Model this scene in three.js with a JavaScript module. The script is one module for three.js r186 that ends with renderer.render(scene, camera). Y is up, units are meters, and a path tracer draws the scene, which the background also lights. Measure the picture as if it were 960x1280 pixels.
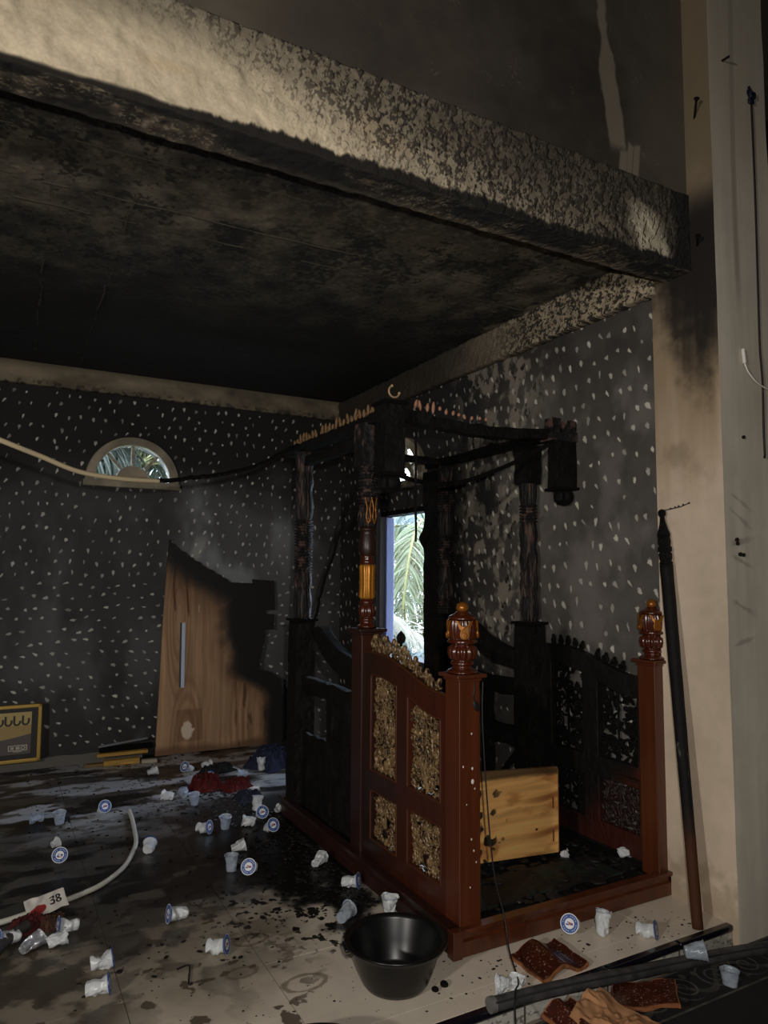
import * as THREE from 'three';
import { mergeGeometries, mergeVertices } from 'three/addons/utils/BufferGeometryUtils.js';
import { RoundedBoxGeometry } from 'three/addons/geometries/RoundedBoxGeometry.js';

// ---------------------------------------------------------------- camera, sky, lights, exposure
const scene = new THREE.Scene();
const renderer = new THREE.WebGLRenderer({ antialias: true });
renderer.toneMapping = THREE.LinearToneMapping;
renderer.toneMappingExposure = 1.3;
renderer.shadowMap.enabled = true;
const camera = new THREE.PerspectiveCamera(2 * Math.atan(640 / 890) * 180 / Math.PI, 0.75, 0.05, 60);
camera.position.set(0, 1.3, 0);
camera.rotation.order = 'YXZ';
camera.rotation.set(5.0 * Math.PI / 180, -28.5 * Math.PI / 180, 0.4 * Math.PI / 180);
scene.background = new THREE.Color().setRGB(6.8, 8.4, 10.6);          // hazy daylight outside the windows
function torch(x, y, z, tx, ty, tz, cd, color, angle, size) {
  const l = new THREE.SpotLight(color, cd, 0, angle, 0.7, 2);
  l.position.set(x, y, z); l.target.position.set(tx, ty, tz); l.castShadow = true;
  l.shadow.mapSize.set(2048, 2048); l.shadow.radius = size; l.shadow.bias = -0.0005;
  l.name = 'torch_light'; scene.add(l, l.target); return l;
}
torch(0.06, 1.42, 0.06, 1.5, 1.45, -3.0, 6.6, new THREE.Color(1, 0.945, 0.88), 1.15, 1.0);      // lamp of the phone that takes the picture
torch(-2.9, 1.9, 0.35, 1.3, 1.1, -2.9, 15.0, new THREE.Color(1, 0.94, 0.87), 1.1, 4.0);     // hand torch of a second visitor, out of frame at left

// ---------------------------------------------------------------- helpers
function rand(seed) { let a = seed >>> 0; return () => { a = (a + 0x6D2B79F5) | 0; let t = Math.imul(a ^ (a >>> 15), 1 | a); t = (t + Math.imul(t ^ (t >>> 7), 61 | t)) ^ t; return ((t ^ (t >>> 14)) >>> 0) / 4294967296; }; }
const hash = (x, y, s) => { let h = Math.imul(x, 374761393) ^ Math.imul(y, 668265263) ^ Math.imul(s, 974634777); h = Math.imul(h ^ (h >>> 13), 1274126177); return ((h ^ (h >>> 16)) >>> 0) / 4294967296; };
function noise(x, y, s = 1) {
  const xi = Math.floor(x), yi = Math.floor(y); let fx = x - xi, fy = y - yi;
  fx = fx * fx * (3 - 2 * fx); fy = fy * fy * (3 - 2 * fy);
  const a = hash(xi, yi, s), b = hash(xi + 1, yi, s), c = hash(xi, yi + 1, s), d = hash(xi + 1, yi + 1, s);
  return a + (b - a) * fx + (c - a) * fy + (a - b - c + d) * fx * fy;
}
function fbm(x, y, s = 1, o = 4) { let v = 0, a = 0.5, n = 0; for (let i = 0; i < o; i++) { v += a * noise(x, y, s + i * 17); n += a; x = x * 2.03 + 7.1; y = y * 2.03 + 3.7; a *= 0.5; } return v / n; }
function noise3(x, y, z, s = 1) { return (noise(x + z * 0.71, y - z * 0.53, s) + noise(y + x * 0.37 + 9.2, z + x * 0.61, s + 5) + noise(z - y * 0.43 + 4.4, x + y * 0.29, s + 9)) / 3; }
const sm = (a, b, x) => { const t = Math.min(1, Math.max(0, (x - a) / (b - a))); return t * t * (3 - 2 * t); };
const mix = (a, b, t) => a + (b - a) * t;
const mix3 = (a, b, t) => [mix(a[0], b[0], t), mix(a[1], b[1], t), mix(a[2], b[2], t)];
const mul3 = (a, k) => [a[0] * k, a[1] * k, a[2] * k];
// colour texture (sRGB 0..255) over the rectangle x0..x1, y0..y1 in metres
function paint(w, h, x0, x1, y0, y1, fn) {
  const d = new Uint8Array(w * h * 4);
  for (let j = 0; j < h; j++) for (let i = 0; i < w; i++) {
    const c = fn(x0 + (x1 - x0) * (i + 0.5) / w, y0 + (y1 - y0) * (j + 0.5) / h), k = (j * w + i) * 4;
    for (let q = 0; q < 3; q++) d[k + q] = Math.max(0, Math.min(255, c[q]));
    d[k + 3] = 255;
  }
  const t = new THREE.DataTexture(d, w, h, THREE.RGBAFormat);
  t.colorSpace = THREE.SRGBColorSpace; t.magFilter = THREE.LinearFilter; t.minFilter = THREE.LinearMipmapLinearFilter; t.generateMipmaps = true; t.needsUpdate = true;
  return t;
}
function relief(w, h, x0, x1, y0, y1, fn, wrap) {
  const t = paint(w, h, x0, x1, y0, y1, (x, y) => { const v = fn(x, y) * 255; return [v, v, v]; });
  t.colorSpace = THREE.NoColorSpace; if (wrap) t.wrapS = t.wrapT = THREE.RepeatWrapping; return t;
}
const std = (o) => new THREE.MeshStandardMaterial(o);
const phys = (o) => new THREE.MeshPhysicalMaterial(o);
const RGB = (r, g, b) => new THREE.Color(`rgb(${r},${g},${b})`);

// uv over a rectangle in metres; f(x, y, z) gives the two coordinates
function uvBy(g, x0, x1, y0, y1, f) {
  const p = g.attributes.position, n = g.attributes.normal, uv = new Float32Array(p.count * 2);
  for (let i = 0; i < p.count; i++) { const [a, b] = f(p.getX(i), p.getY(i), p.getZ(i), n.getX(i), n.getY(i), n.getZ(i)); uv[2 * i] = (a - x0) / (x1 - x0); uv[2 * i + 1] = (b - y0) / (y1 - y0); }
  g.setAttribute('uv', new THREE.BufferAttribute(uv, 2)); return g;
}
const cubeUV = (g, k = 1) => uvBy(g, 0, k, 0, k, (x, y, z, a, b, c) => Math.abs(a) > 0.6 ? [z, y] : Math.abs(b) > 0.6 ? [x, z] : [x, y]);
const lo = (g) => g.index ? g.toNonIndexed() : g;
const join = (a) => a.length === 1 ? a[0] : mergeGeometries(a.map((g) => { const n = lo(g); for (const k of Object.keys(n.attributes)) if (!['position', 'normal', 'uv'].includes(k)) n.deleteAttribute(k); return n; }));
// box between two corners
function bx(x0, x1, y0, y1, z0, z1, r = 0) {
  const w = x1 - x0, h = y1 - y0, d = z1 - z0;
  const g = r ? new RoundedBoxGeometry(w, h, d, 2, Math.min(r, w / 2.1, h / 2.1, d / 2.1)) : new THREE.BoxGeometry(w, h, d);
  return g.translate((x0 + x1) / 2, (y0 + y1) / 2, (z0 + z1) / 2);
}
const V = (x, y, z) => new THREE.Vector3(x, y, z);
const tube = (pts, r, seg = 40, rs = 8, closed = false) => new THREE.TubeGeometry(new THREE.CatmullRomCurve3(pts.map((p) => V(...p)), closed, 'catmullrom', 0.5), seg, r, rs, closed);
function rod(a, b, r0, r1 = r0, seg = 10) {
  const A = V(...a), B = V(...b), d = B.clone().sub(A);
  const g = new THREE.CylinderGeometry(r1, r0, d.length(), seg).translate(0, d.length() / 2, 0);
  return g.applyQuaternion(new THREE.Quaternion().setFromUnitVectors(V(0, 1, 0), d.normalize())).translate(...a);
}
const lathe = (pts, seg = 24) => new THREE.LatheGeometry(pts.map(([r, y]) => new THREE.Vector2(r, y)), seg);
function warp(g, f) {
  const m = g, p = m.attributes.position;
  for (let i = 0; i < p.count; i++) { const q = f(p.getX(i), p.getY(i), p.getZ(i)); p.setXYZ(i, q[0], q[1], q[2]); }
  m.computeVertexNormals(); return m;
}
function extrude(shape, depth, bevel = 0, curve = 10) {
  return new THREE.ExtrudeGeometry(shape, { depth, bevelEnabled: bevel > 0, bevelThickness: bevel, bevelSize: bevel, bevelOffset: -bevel, bevelSegments: 2, curveSegments: curve });
}
const shapeOf = (pts) => new THREE.Shape(pts.map(([x, y]) => new THREE.Vector2(x, y)));
const pathOf = (pts) => new THREE.Path(pts.map(([x, y]) => new THREE.Vector2(x, y)));
const toSide = (g, x) => g.rotateY(Math.PI / 2).translate(x, 0, 0);        // a plan drawn in (-z, y) becomes a panel standing along z

// ---- naming
const used = new Map();
function numbered(n) { const k = used.get(n) ?? 0; used.set(n, k + 1); return k ? `${n}_${String(k).padStart(3, '0')}` : n; }
const origin = new WeakMap(), at0 = V(0, 0, 0);
function shade(m) { m.castShadow = true; m.receiveShadow = true; return m; }
function thing(name, label, category, pos, group) {
  const o = new THREE.Group(); o.name = numbered(name); o.position.set(...pos); scene.add(o); origin.set(o, V(...pos));
  o.userData = { label, category }; if (group) o.userData.group = group; return o;
}
function solo(name, label, category, geo, mat, group) {               // a thing that is one mesh; its origin is moved to its base
  geo.computeBoundingBox(); const b = geo.boundingBox, c = [(b.min.x + b.max.x) / 2, b.min.y, (b.min.z + b.max.z) / 2];
  geo.translate(-c[0], -c[1], -c[2]);
  const m = shade(new THREE.Mesh(geo, mat)); m.name = numbered(name); m.position.set(...c); scene.add(m); origin.set(m, V(...c));
  m.userData = { label, category }; if (group) m.userData.group = group; return m;
}
function part(parent, name, geo, mat, label) {                        // geo in world coordinates
  const o = origin.get(parent) ?? at0; geo = geo.clone().translate(-o.x, -o.y, -o.z);
  const m = shade(new THREE.Mesh(geo, mat)); m.name = name; parent.add(m); origin.set(m, o); if (label) m.userData.label = label; return m;
}
function struct(name, geo, mat) { const m = shade(new THREE.Mesh(geo, mat)); m.name = name; m.userData.kind = 'structure'; scene.add(m); return m; }

// ---------------------------------------------------------------- surface materials
const SOOT = [17, 15, 13];
// dabs of old adhesive on the sooty walls: a jittered grid of tear shapes
function dabs(x, y, px, py, s, z, fall) {
  let best = 0; const gx = Math.floor(x / px), gy = Math.floor(y / py);
  for (let i = -1; i <= 1; i++) for (let j = -1; j <= 1; j++) {
    const cx = gx + i, cy = gy + j, h = hash(cx, cy, s);
    if (h < 0.1) continue;
    const ox = (cx + 0.5 + (hash(cx, cy, s + 1) - 0.5) * 0.42 + (cy & 1) * 0.45) * px, oy = (cy + 0.5 + (hash(cx, cy, s + 2) - 0.5) * 0.45) * py;
    const a = fall(ox, oy) + (hash(cx, cy, s + 3) - 0.5) * 0.9, dx = x - ox, dy = y - oy;
    const u = dx * Math.cos(a) + dy * Math.sin(a), v = -dx * Math.sin(a) + dy * Math.cos(a);
    const L = px * z * (0.13 + 0.15 * hash(cx, cy, s + 4)), W = px * z * (0.06 + 0.09 * hash(cx, cy, s + 5)) * (1 + 0.5 * u / L);
    const d = Math.hypot(u / L, v / W) + (noise(x * 190, y * 190, s + 8) - 0.5) * 0.5;
    best = Math.max(best, (1 - sm(0.75, 1.1, d)) * (0.5 + 0.5 * hash(cx, cy, s + 6)));
  }
  return best;
}
function backWall(x, y) {
  const n = fbm(x * 2.2, y * 2.2, 3, 5), f = fbm(x * 14, y * 9, 9, 4), st = fbm(x * 9, y * 1.2, 21, 4);
  let c = mul3([74, 74, 75], 0.62 + 0.5 * n + 0.16 * (f - 0.5) + 0.22 * (st - 0.5));
  c = mix3(c, [26, 24, 22], sm(1.75, 2.25, y + (n - 0.5) * 0.7) * 0.95);
  c = mix3(c, [40, 39, 38], sm(0.7, 0.1, y + (n - 0.5) * 0.5) * 0.6);
  const wallDaylight = sm(0.5, 0.15, Math.hypot((x - 1.75) / 1.5, (y - 1.45) / 1.6) + (n - 0.5) * 0.5);      // daylight reaching the wall near the corner, painted into its colour
  c = mix3(c, [150, 154, 156], wallDaylight * 0.6 * (0.55 + 0.9 * sm(0.35, 0.65, fbm(x * 5, y * 2.5, 25, 4))));
  c = mix3(c, [104, 104, 106], sm(0.5, 0.68, fbm(x * 3 + 5, y * 1.6, 27, 5)) * sm(2.0, 1.6, y) * 0.5);
  c = mix3(c, [165, 164, 158], sm(0.09, 0.04, Math.abs(x - 1.30 - 0.05 * Math.sin(y * 9)) + 0.05 * f) * sm(1.30, 1.42, y) * sm(1.62, 1.5, y) * 0.8);
  c = mix3(c, [120, 120, 120], sm(0.14, 0.03, Math.abs(x - 0.36) + 0.12 * f) * sm(0.3, 0.9, y) * sm(1.7, 1.2, y) * 0.3);
  const k = dabs(x, y, 0.088, 0.078, 40, 0.84, (ox, oy) => oy > 1.25 ? 1.35 : oy > 0.75 ? 0.15 : -0.55);
  return mix3(c, [226, 222, 210], k * 0.92);
}
function rightWall(s, y) {                                             // s = -z
  const n = fbm(s * 2.4, y * 2.4, 51, 5), f = fbm(s * 15, y * 12, 57, 4);
  let c = mul3([100, 95, 90], 0.6 + 0.55 * n + 0.2 * (f - 0.5));
  c = mix3(c, [140, 134, 128], sm(0.46, 0.70, fbm(s * 5, y * 4, 59, 5)) * 0.5);
  c = mix3(c, [30, 27, 25], sm(2.9, 3.7, s + (n - 0.5) * 0.6) * 0.8);
  c = mix3(c, [30, 28, 26], sm(2.1, 2.55, y + (n - 0.5) * 0.5) * 0.55);
  // plaster peeled off behind the pulpit
  const peel = sm(0.44, 0.6, fbm(s * 17, y * 13, 63, 5)) * sm(0.62, 0.2, Math.abs(s - 3.28) * 1.1 + Math.max(0, 1.5 - y) * 0.45 + (n - 0.5) * 0.3);
  c = mix3(c, [165, 155, 138], peel * 0.7);
  c = mix3(c, [22, 20, 18], sm(0.62, 0.72, fbm(s * 30, y * 22, 71, 4)) * peel * 0.9);
  const k = dabs(s, y, 0.076, 0.10, 80, 1.12, () => 1.2);
  return mix3(c, [232, 227, 212], k * 0.93);
}
function beamSkin(x, s) {                                              // s >= 0 up the face, s < 0 back along the underside
  const n = fbm(x * 2, s * 6, 101, 4), f = fbm(x * 22, s * 22, 103, 5), g = noise(x * 160, s * 160, 107);
  if (s < 0) {
    let c = mul3([72, 64, 53], 0.3 + 0.9 * f * f * 2);
    c = mix3(c, [150, 136, 112], sm(0.56, 0.68, 0.5 * fbm(x * 45, s * 60, 113, 4) + 0.5 * g) * 0.6);
    c = mix3(c, [20, 17, 15], sm(0.38, 0.55, fbm(x * 7, s * 16, 111, 4)) * 0.9);
    return mix3(c, [120, 107, 88], sm(-0.095, -0.125, s + (f - 0.5) * 0.05) * (0.25 + 0.5 * sm(0.3, 1.6, x)) * (0.4 + f));
  }
  let c = mul3([220, 204, 174], 0.84 + 0.26 * n + 0.16 * (f - 0.5) + 0.08 * (g - 0.5));
  c = mix3(c, [204, 174, 132], sm(0.55, 0.75, fbm(x * 3, s * 9, 117, 3)) * 0.35);
  c = mix3(c, [128, 119, 100], sm(0.17, 0.34, s + (n - 0.5) * 0.12 + 0.05 * f) * 0.7);
  // pitted, peppered with soot towards the right and the top
  const pepper = sm(0.5, 1.5, x + s * 2.3 - 0.25 + (n - 0.5) * 0.8);
  const pit = 0.45 * fbm((x - s * 0.5) * 60, (s + x * 0.4) * 36, 121, 4) + 0.55 * fbm((x - s * 0.4) * 130, (s + x * 0.4) * 85, 123, 3);
  c = mix3(c, [25, 22, 19], sm(0.60 - 0.13 * pepper, 0.66 - 0.1 * pepper, pit) * pepper * 0.92);
  c = mix3(c, [84, 76, 65], pepper * 0.52);
  c = mix3(c, [48, 43, 37], sm(1.4, 2.3, x + s * 1.2 + (n - 0.5)) * 0.6);
  c = mix3(c, [212, 202, 176], sm(0.13, 0.06, Math.abs(x - 2.27 + s * 0.25) + (f - 0.5) * 0.05) * sm(0.25, 0.17, s + (f - 0.5) * 0.08) * 0.85);
  c = mix3(c, [24, 21, 18], sm(2.36, 2.43, x + (f - 0.5) * 0.08) * 0.93);
  const rag = 0.012 + 0.03 * sm(-0.4, 1.0, x) * fbm(x * 8, 2, 131, 4) + 0.035 * (fbm(x * 60, s * 12, 133, 3) - 0.42) * sm(0.2, 0.8, x);
  return mix3(c, [22, 19, 16], sm(rag + 0.01, rag - 0.006, s) * 0.95);
}
function upperWall(x, y) {
  const n = fbm(x * 2.5, y * 2.5, 141, 5), f = fbm(x * 16, y * 16, 143, 4);
  let c = mul3([60, 54, 47], 0.5 + 0.9 * n + 0.25 * (f - 0.5));
  c = mix3(c, [110, 102, 87], sm(1.15, 0.2, x + (n - 0.5) * 1.2 - (y - 2.9) * 0.4) * 0.8);
  c = mix3(c, [104, 96, 84], sm(1.95, 2.5, x + (n - 0.5) * 0.5 + (y - 3.2) * 0.25) * 0.62);
  c = mix3(c, [92, 84, 73], sm(2.40, 2.44, x) * sm(3.0, 3.15, y) * 0.6);
  c = mix3(c, [120, 110, 94], sm(0.70, 0.80, 0.5 * fbm(x * 110, y * 110, 147, 3) + 0.5 * fbm(x * 13, y * 13, 149, 3)) * 0.6);
  c = mix3(c, [78, 71, 62], sm(0.5, 0.8, fbm(x * 5 + y * 2, y * 12, 153, 5)) * 0.4);
  const cx = 2.035 + (3.4 - y) * 0.13 + 0.02 * (fbm(3, y * 14, 151, 3) - 0.5), w = mix(0.045, 0.02, sm(3.3, 3.45, y)) + 0.014 * (f - 0.5);
  let k = sm(w + 0.01, w - 0.006, Math.abs(x - cx)) * sm(2.96, 3.02, y);
  for (const [a, h, b] of [[2.19, 3.03, 0.016], [2.155, 3.02, 0.014], [2.12, 2.98, 0.02]]) k = Math.max(k, sm(b + 0.008, b - 0.004, Math.abs(x - a - (y - 2.95) * 0.12)) * sm(h + 0.02, h, y + 0.05 * (f - 0.5)));
  c = mix3(c, [150, 141, 122], k * 0.72);
  return c;
}
function pillarSkin(s, y) {                                            // s < 0: left side going back, s > 0: front face
  const n = fbm(s * 4, y * 1.8, 161, 5), f = fbm(s * 25, y * 25, 163, 4), st = fbm(s * 22, y * 1.4, 167, 4);
  let c;
  if (s < 0) {
    c = mul3([214, 195, 172], 0.88 + 0.24 * n + 0.06 * (f - 0.5));
    c = mix3(c, [150, 128, 98], sm(1.55, 2.2, y + (n - 0.5) * 0.5 + (st - 0.5) * 0.3) * 0.75);
    c = mix3(c, [118, 98, 74], sm(0.55, 0.75, fbm(s * 6, y * 5, 171, 4)) * sm(1.3, 2.0, y) * 0.4);
    c = mix3(c, [26, 22, 19], sm(2.0, 2.52, y + (st - 0.5) * 0.22 + (f - 0.5) * 0.2 + (n - 0.5) * 0.3 - 0.25 * sm(-0.2, -0.3, s)) * sm(3.0, 2.75, y + (n - 0.5) * 0.2) * 0.96);
    if (y > 2.7) c = mix3(c, [112, 100, 78], sm(2.75, 3.1, y) * 0.85);
    c = mix3(c, [120, 102, 78], sm(0.22, 0.02, y + (f - 0.5) * 0.2) * 0.35);
  } else {
    c = mul3([232, 222, 203], 0.80 + 0.22 * n + 0.14 * (st - 0.5) + 0.05 * (f - 0.5));
    c = mix3(c, [150, 142, 128], sm(0.024, 0.006, Math.abs(s - 0.155 - 0.02 * Math.sin(y * 1.7))) * sm(2.3, 2.6, y) * 0.7);
    c = mix3(c, [140, 135, 122], sm(0.27, 0.2, Math.abs(s - 0.25)) * 0.16);
    c = mix3(c, [170, 160, 142], sm(2.6, 3.6, y) * 0.45);
    for (const [cy, sl] of [[1.60, -0.5], [1.53, -0.6], [1.44, 0.2], [1.36, -0.35], [1.05, 0.25], [1.18, -0.4]])
      c = mix3(c, [96, 88, 80], sm(0.012, 0.002, Math.abs(y - cy - sl * (s - 0.1)) + 0.02 * (f - 0.5)) * sm(0.025, 0.06, s) * sm(0.2, 0.1, s) * 0.3);
    c = mix3(c, [12, 14, 22], sm(0.03, 0.02, Math.hypot(s - 0.268, (y - 3.37) * 0.9) + (f - 0.5) * 0.02) * 0.95);
  }
  return c;
}
function ceilingSkin(x, s) {
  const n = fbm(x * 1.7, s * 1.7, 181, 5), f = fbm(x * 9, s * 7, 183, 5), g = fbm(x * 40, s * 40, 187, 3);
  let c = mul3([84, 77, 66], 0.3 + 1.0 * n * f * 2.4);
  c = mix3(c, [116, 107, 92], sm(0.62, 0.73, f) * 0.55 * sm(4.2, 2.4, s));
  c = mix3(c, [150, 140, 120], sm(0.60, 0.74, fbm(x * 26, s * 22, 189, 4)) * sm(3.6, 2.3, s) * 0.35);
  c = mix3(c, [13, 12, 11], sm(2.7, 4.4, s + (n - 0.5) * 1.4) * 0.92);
  c = mix3(c, [128, 120, 104], sm(0.035, 0.022, Math.hypot(x - 0.93, s - 2.72) + 0.02 * (g - 0.5)) * 0.7);
  c = mix3(c, [120, 108, 88], sm(0.25, 0.05, Math.hypot((x - 1.65) / 1.5, (s - 2.55) / 0.8) + (f - 0.5) * 0.3) * 0.5);
  const fl = 0.6 * fbm(x * 6, s * 6, 191, 5) + 0.4 * fbm(x * 60, s * 60, 193, 3);
  c = mix3(c, [112, 102, 84], sm(0.575, 0.60, fl) * sm(4.4, 3.0, s) * 0.5);
  c = mix3(c, [10, 9, 8], sm(0.42, 0.38, fl) * 0.55);
  c = mix3(c, [150, 138, 116], sm(0.70, 0.76, g) * sm(0.5, 0.6, f) * sm(3.8, 2.6, s) * 0.5);
  // spalled edge along the right wall
  c = mix3(c, [150, 138, 116], sm(2.46, 2.5, x + (f - 0.5) * 0.24 - 0.1 * sm(3.0, 2.3, s)) * sm(4.0, 3.0, s) * 0.8);
  return c;
}
function floorSkin(x, s) {                                             // s = -z
  const n = fbm(x * 2.1, s * 2.1, 201, 5), f = fbm(x * 7, s * 8, 203, 5), g = fbm(x * 34, s * 34, 207, 4);
  let c = mul3([218, 206, 188], 0.90 + 0.18 * n + 0.05 * (g - 0.5));
  // grime of the extinguishing water towards the left
  const dirt = sm(1.0, 0.15, x + (s - 2.2) * -0.55 + (n - 0.5) * 0.9 + (f - 0.5) * 0.4);
  c = mix3(c, [116, 105, 88], dirt * 0.75);
  c = mix3(c, [62, 56, 46], dirt * sm(0.48, 0.62, f) * 0.8);
  const wet = sm(2.55, 3.1, s + (n - 0.5) * 0.7 - Math.max(0, x - 0.75) * 0.75);
  c = mix3(c, [66, 63, 60], wet * (0.8 + 0.3 * (f - 0.5)));
  c = mix3(c, [14, 13, 12], wet * sm(0.44, 0.54, fbm(x * 5, s * 11, 211, 5)) * 0.85);
  c = mix3(c, [196, 198, 202], sm(3.7, 4.4, s + (n - 0.5) * 0.4) * sm(0.60, 0.44, fbm(x * 4, s * 9, 213, 5)) * 0.85);  // bluish window daylight on the back floor, put into the tile colour
  const burn = sm(0.52, 0.22, Math.abs(x - 1.26) + 0.7 * (f - 0.5) + Math.max(0, 3.05 - s) * 0.8) * sm(4.35, 3.9, s);   // char heap along the pulpit
  c = mix3(c, [11, 10, 9], burn * 0.97);
  c = mix3(c, [14, 12, 11], sm(0.60, 0.66, g) * sm(0.5, 0.25, Math.abs(x - 1.15) + Math.max(0, 2.75 - s) * 0.8 + 0.2 * (n - 0.5)) * 0.9);
  // drag marks and prints on the pale tiles
  c = mix3(c, [70, 60, 48], sm(0.66, 0.71, fbm(x * 17, s * 21, 221, 4)) * sm(1.1, 0.8, x) * 0.75);
  for (const [a, b, r] of [[0.77, 2.37, 0.05], [0.93, 2.22, 0.07], [0.86, 2.56, 0.06]])
    c = mix3(c, [92, 80, 62], sm(0.014, 0.004, Math.abs(Math.hypot(x - a, (s - b) * 1.6) - r) + 0.02 * (g - 0.5)) * 0.5);
  return c;
}
const plasterBump = relief(1024, 1024, 0, 1, 0, 1, (x, y) => 0.6 * fbm(x * 40, y * 40, 301, 4) + 0.4 * fbm(x * 180, y * 180, 303, 2));
const M = {};
M.back = std({ map: paint(1536, 1280, -0.8, 2.55, -0.1, 2.65, backWall), roughness: 0.8 });
M.right = std({ map: paint(1536, 1280, 2.1, 5.45, -0.1, 2.65, rightWall), roughness: 0.8 });
M.beam = std({ map: paint(2048, 256, -1.2, 2.5, -0.15, 0.34, beamSkin), roughness: 0.95,
  bumpMap: relief(2048, 256, -1.2, 2.5, -0.15, 0.34, (x, s) => 0.5 * fbm(x * 24, s * 24, 311, 4) + 0.5 * sm(0.4, 0.62, fbm((x - s * 0.5) * 60, (s + x * 0.4) * 36, 121, 4)) * sm(0.6, 1.6, x + s * 2)), bumpScale: 0.012 });
M.upper = std({ map: paint(1024, 512, -1.2, 2.5, 2.85, 4.7, upperWall), roughness: 0.9 });
M.pillar = std({ map: paint(512, 2048, -0.34, 0.40, -0.12, 4.7, pillarSkin), roughness: 0.75 });
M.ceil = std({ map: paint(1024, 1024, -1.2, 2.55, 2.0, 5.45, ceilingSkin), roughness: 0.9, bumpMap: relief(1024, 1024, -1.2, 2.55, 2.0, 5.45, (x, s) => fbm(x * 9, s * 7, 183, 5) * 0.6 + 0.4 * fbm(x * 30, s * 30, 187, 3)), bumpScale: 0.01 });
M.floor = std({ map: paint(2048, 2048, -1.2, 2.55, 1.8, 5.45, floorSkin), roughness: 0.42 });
M.hall = std({ color: RGB(120, 112, 98), roughness: 0.9 });
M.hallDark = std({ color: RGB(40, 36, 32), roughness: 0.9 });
const ringSkin = paint(1024, 128, 0, 3.5, 0, 0.2, (x, y) => {
  const n = fbm(x * 5, y * 9, 231, 5), f = fbm(x * 40, y * 40, 237, 3);
  let c = mul3([128, 116, 96], 0.5 + 0.8 * n); c = mix3(c, [24, 21, 18], sm(0.5, 0.62, f) * sm(0.06, 0.0, y) * 0.6);
  return mix3(c, [36, 31, 27], sm(0.12, 0.2, y + (n - 0.5) * 0.1) * 0.5);
});
M.ringBack = std({ map: ringSkin, roughness: 0.95 });
M.ringRight = std({ map: paint(2048, 160, 2.1, 5.45, 2.5, 2.75, (s, y) => {
  const n = fbm(s * 5, y * 9, 241, 5), f = (0.5 * fbm(s * 55, y * 55, 247, 4) + 0.5 * fbm(s * 130, y * 130, 249, 3));
  let c = mul3([170, 155, 130], 0.55 + 0.7 * n); c = mix3(c, [26, 23, 20], sm(0.47, 0.56, f) * sm(3.4, 2.9, s) * 0.8);
  return mix3(c, [40, 34, 28], sm(2.9, 3.9, s + (n - 0.5) * 0.8) * 0.85);
}), roughness: 0.95, bumpMap: relief(1024, 128, 2.1, 5.45, 2.5, 2.75, (s, y) => (0.5 * fbm(s * 55, y * 55, 247, 4) + 0.5 * fbm(s * 130, y * 130, 249, 3))), bumpScale: 0.012 });

// wood, char and metal
const charBump = relief(512, 512, 0, 1, 0, 1, (x, y) => { const a = Math.abs(fbm(x * 12, y * 12, 401, 4) - 0.5) * 5, b = fbm(x * 60, y * 22, 403, 3); return 0.6 * Math.min(1, a) + 0.4 * b; }, true);
const charMap = paint(256, 256, 0, 1, 0, 1, (x, y) => mul3([17, 15.5, 14.5], 0.5 + 0.9 * fbm(x * 12, y * 12, 405, 4) + 0.4 * sm(0.6, 0.7, fbm(x * 30, y * 30, 407, 3))));
charMap.wrapS = charMap.wrapT = THREE.RepeatWrapping;
M.char = phys({ map: charMap, roughness: 0.75, specularIntensity: 0.45, bumpMap: charBump, bumpScale: 0.008 });
const carvedChar = paint(256, 256, 0, 1, 0, 1, (x, y) => { const k = fbm(x * 16, y * 16, 411, 4); return mix3([18, 15, 14], [92, 70, 60], sm(0.5, 0.72, k)); });
carvedChar.wrapS = carvedChar.wrapT = THREE.RepeatWrapping;
M.charCarved = std({ map: carvedChar, roughness: 0.7, bumpMap: charBump, bumpScale: 0.012 });
const woodMap = paint(512, 512, 0, 1, 0, 1, (x, y) => { const g = fbm(x * 46, y * 2.2, 421, 4), n = fbm(x * 4, y * 3, 423, 3); return mul3([92, 42, 17], 0.68 + 0.4 * g + 0.22 * (n - 0.5)); });
woodMap.wrapS = woodMap.wrapT = THREE.RepeatWrapping;
M.wood = phys({ map: woodMap, roughness: 0.45, clearcoat: 0.5, clearcoatRoughness: 0.25 });
M.woodSoot = phys({ map: (() => { const t = paint(512, 512, 0, 1, 0, 1, (x, y) => { const g = fbm(x * 46, y * 2.2, 421, 4), n = fbm(x * 3, y * 3, 425, 4); return mul3([58, 24, 13], 0.55 + 0.4 * g + 0.4 * (n - 0.5)); }); t.wrapS = t.wrapT = THREE.RepeatWrapping; return t; })(), roughness: 0.5, clearcoat: 0.35, clearcoatRoughness: 0.3 });
M.panelLeft = phys({ map: paint(512, 512, 2.1, 3.0, 0, 1.1, (s, y) => { const g = fbm(y * 3, s * 46, 421, 4), n = fbm(s * 5, y * 4, 427, 4); return mix3(mul3([78, 31, 12], 0.68 + 0.4 * g + 0.2 * (n - 0.5)), [24, 12, 9], sm(2.3, 3.0, s + (n - 0.5) * 0.5) * 0.75); }), roughness: 0.45, clearcoat: 0.5, clearcoatRoughness: 0.25 });
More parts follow.
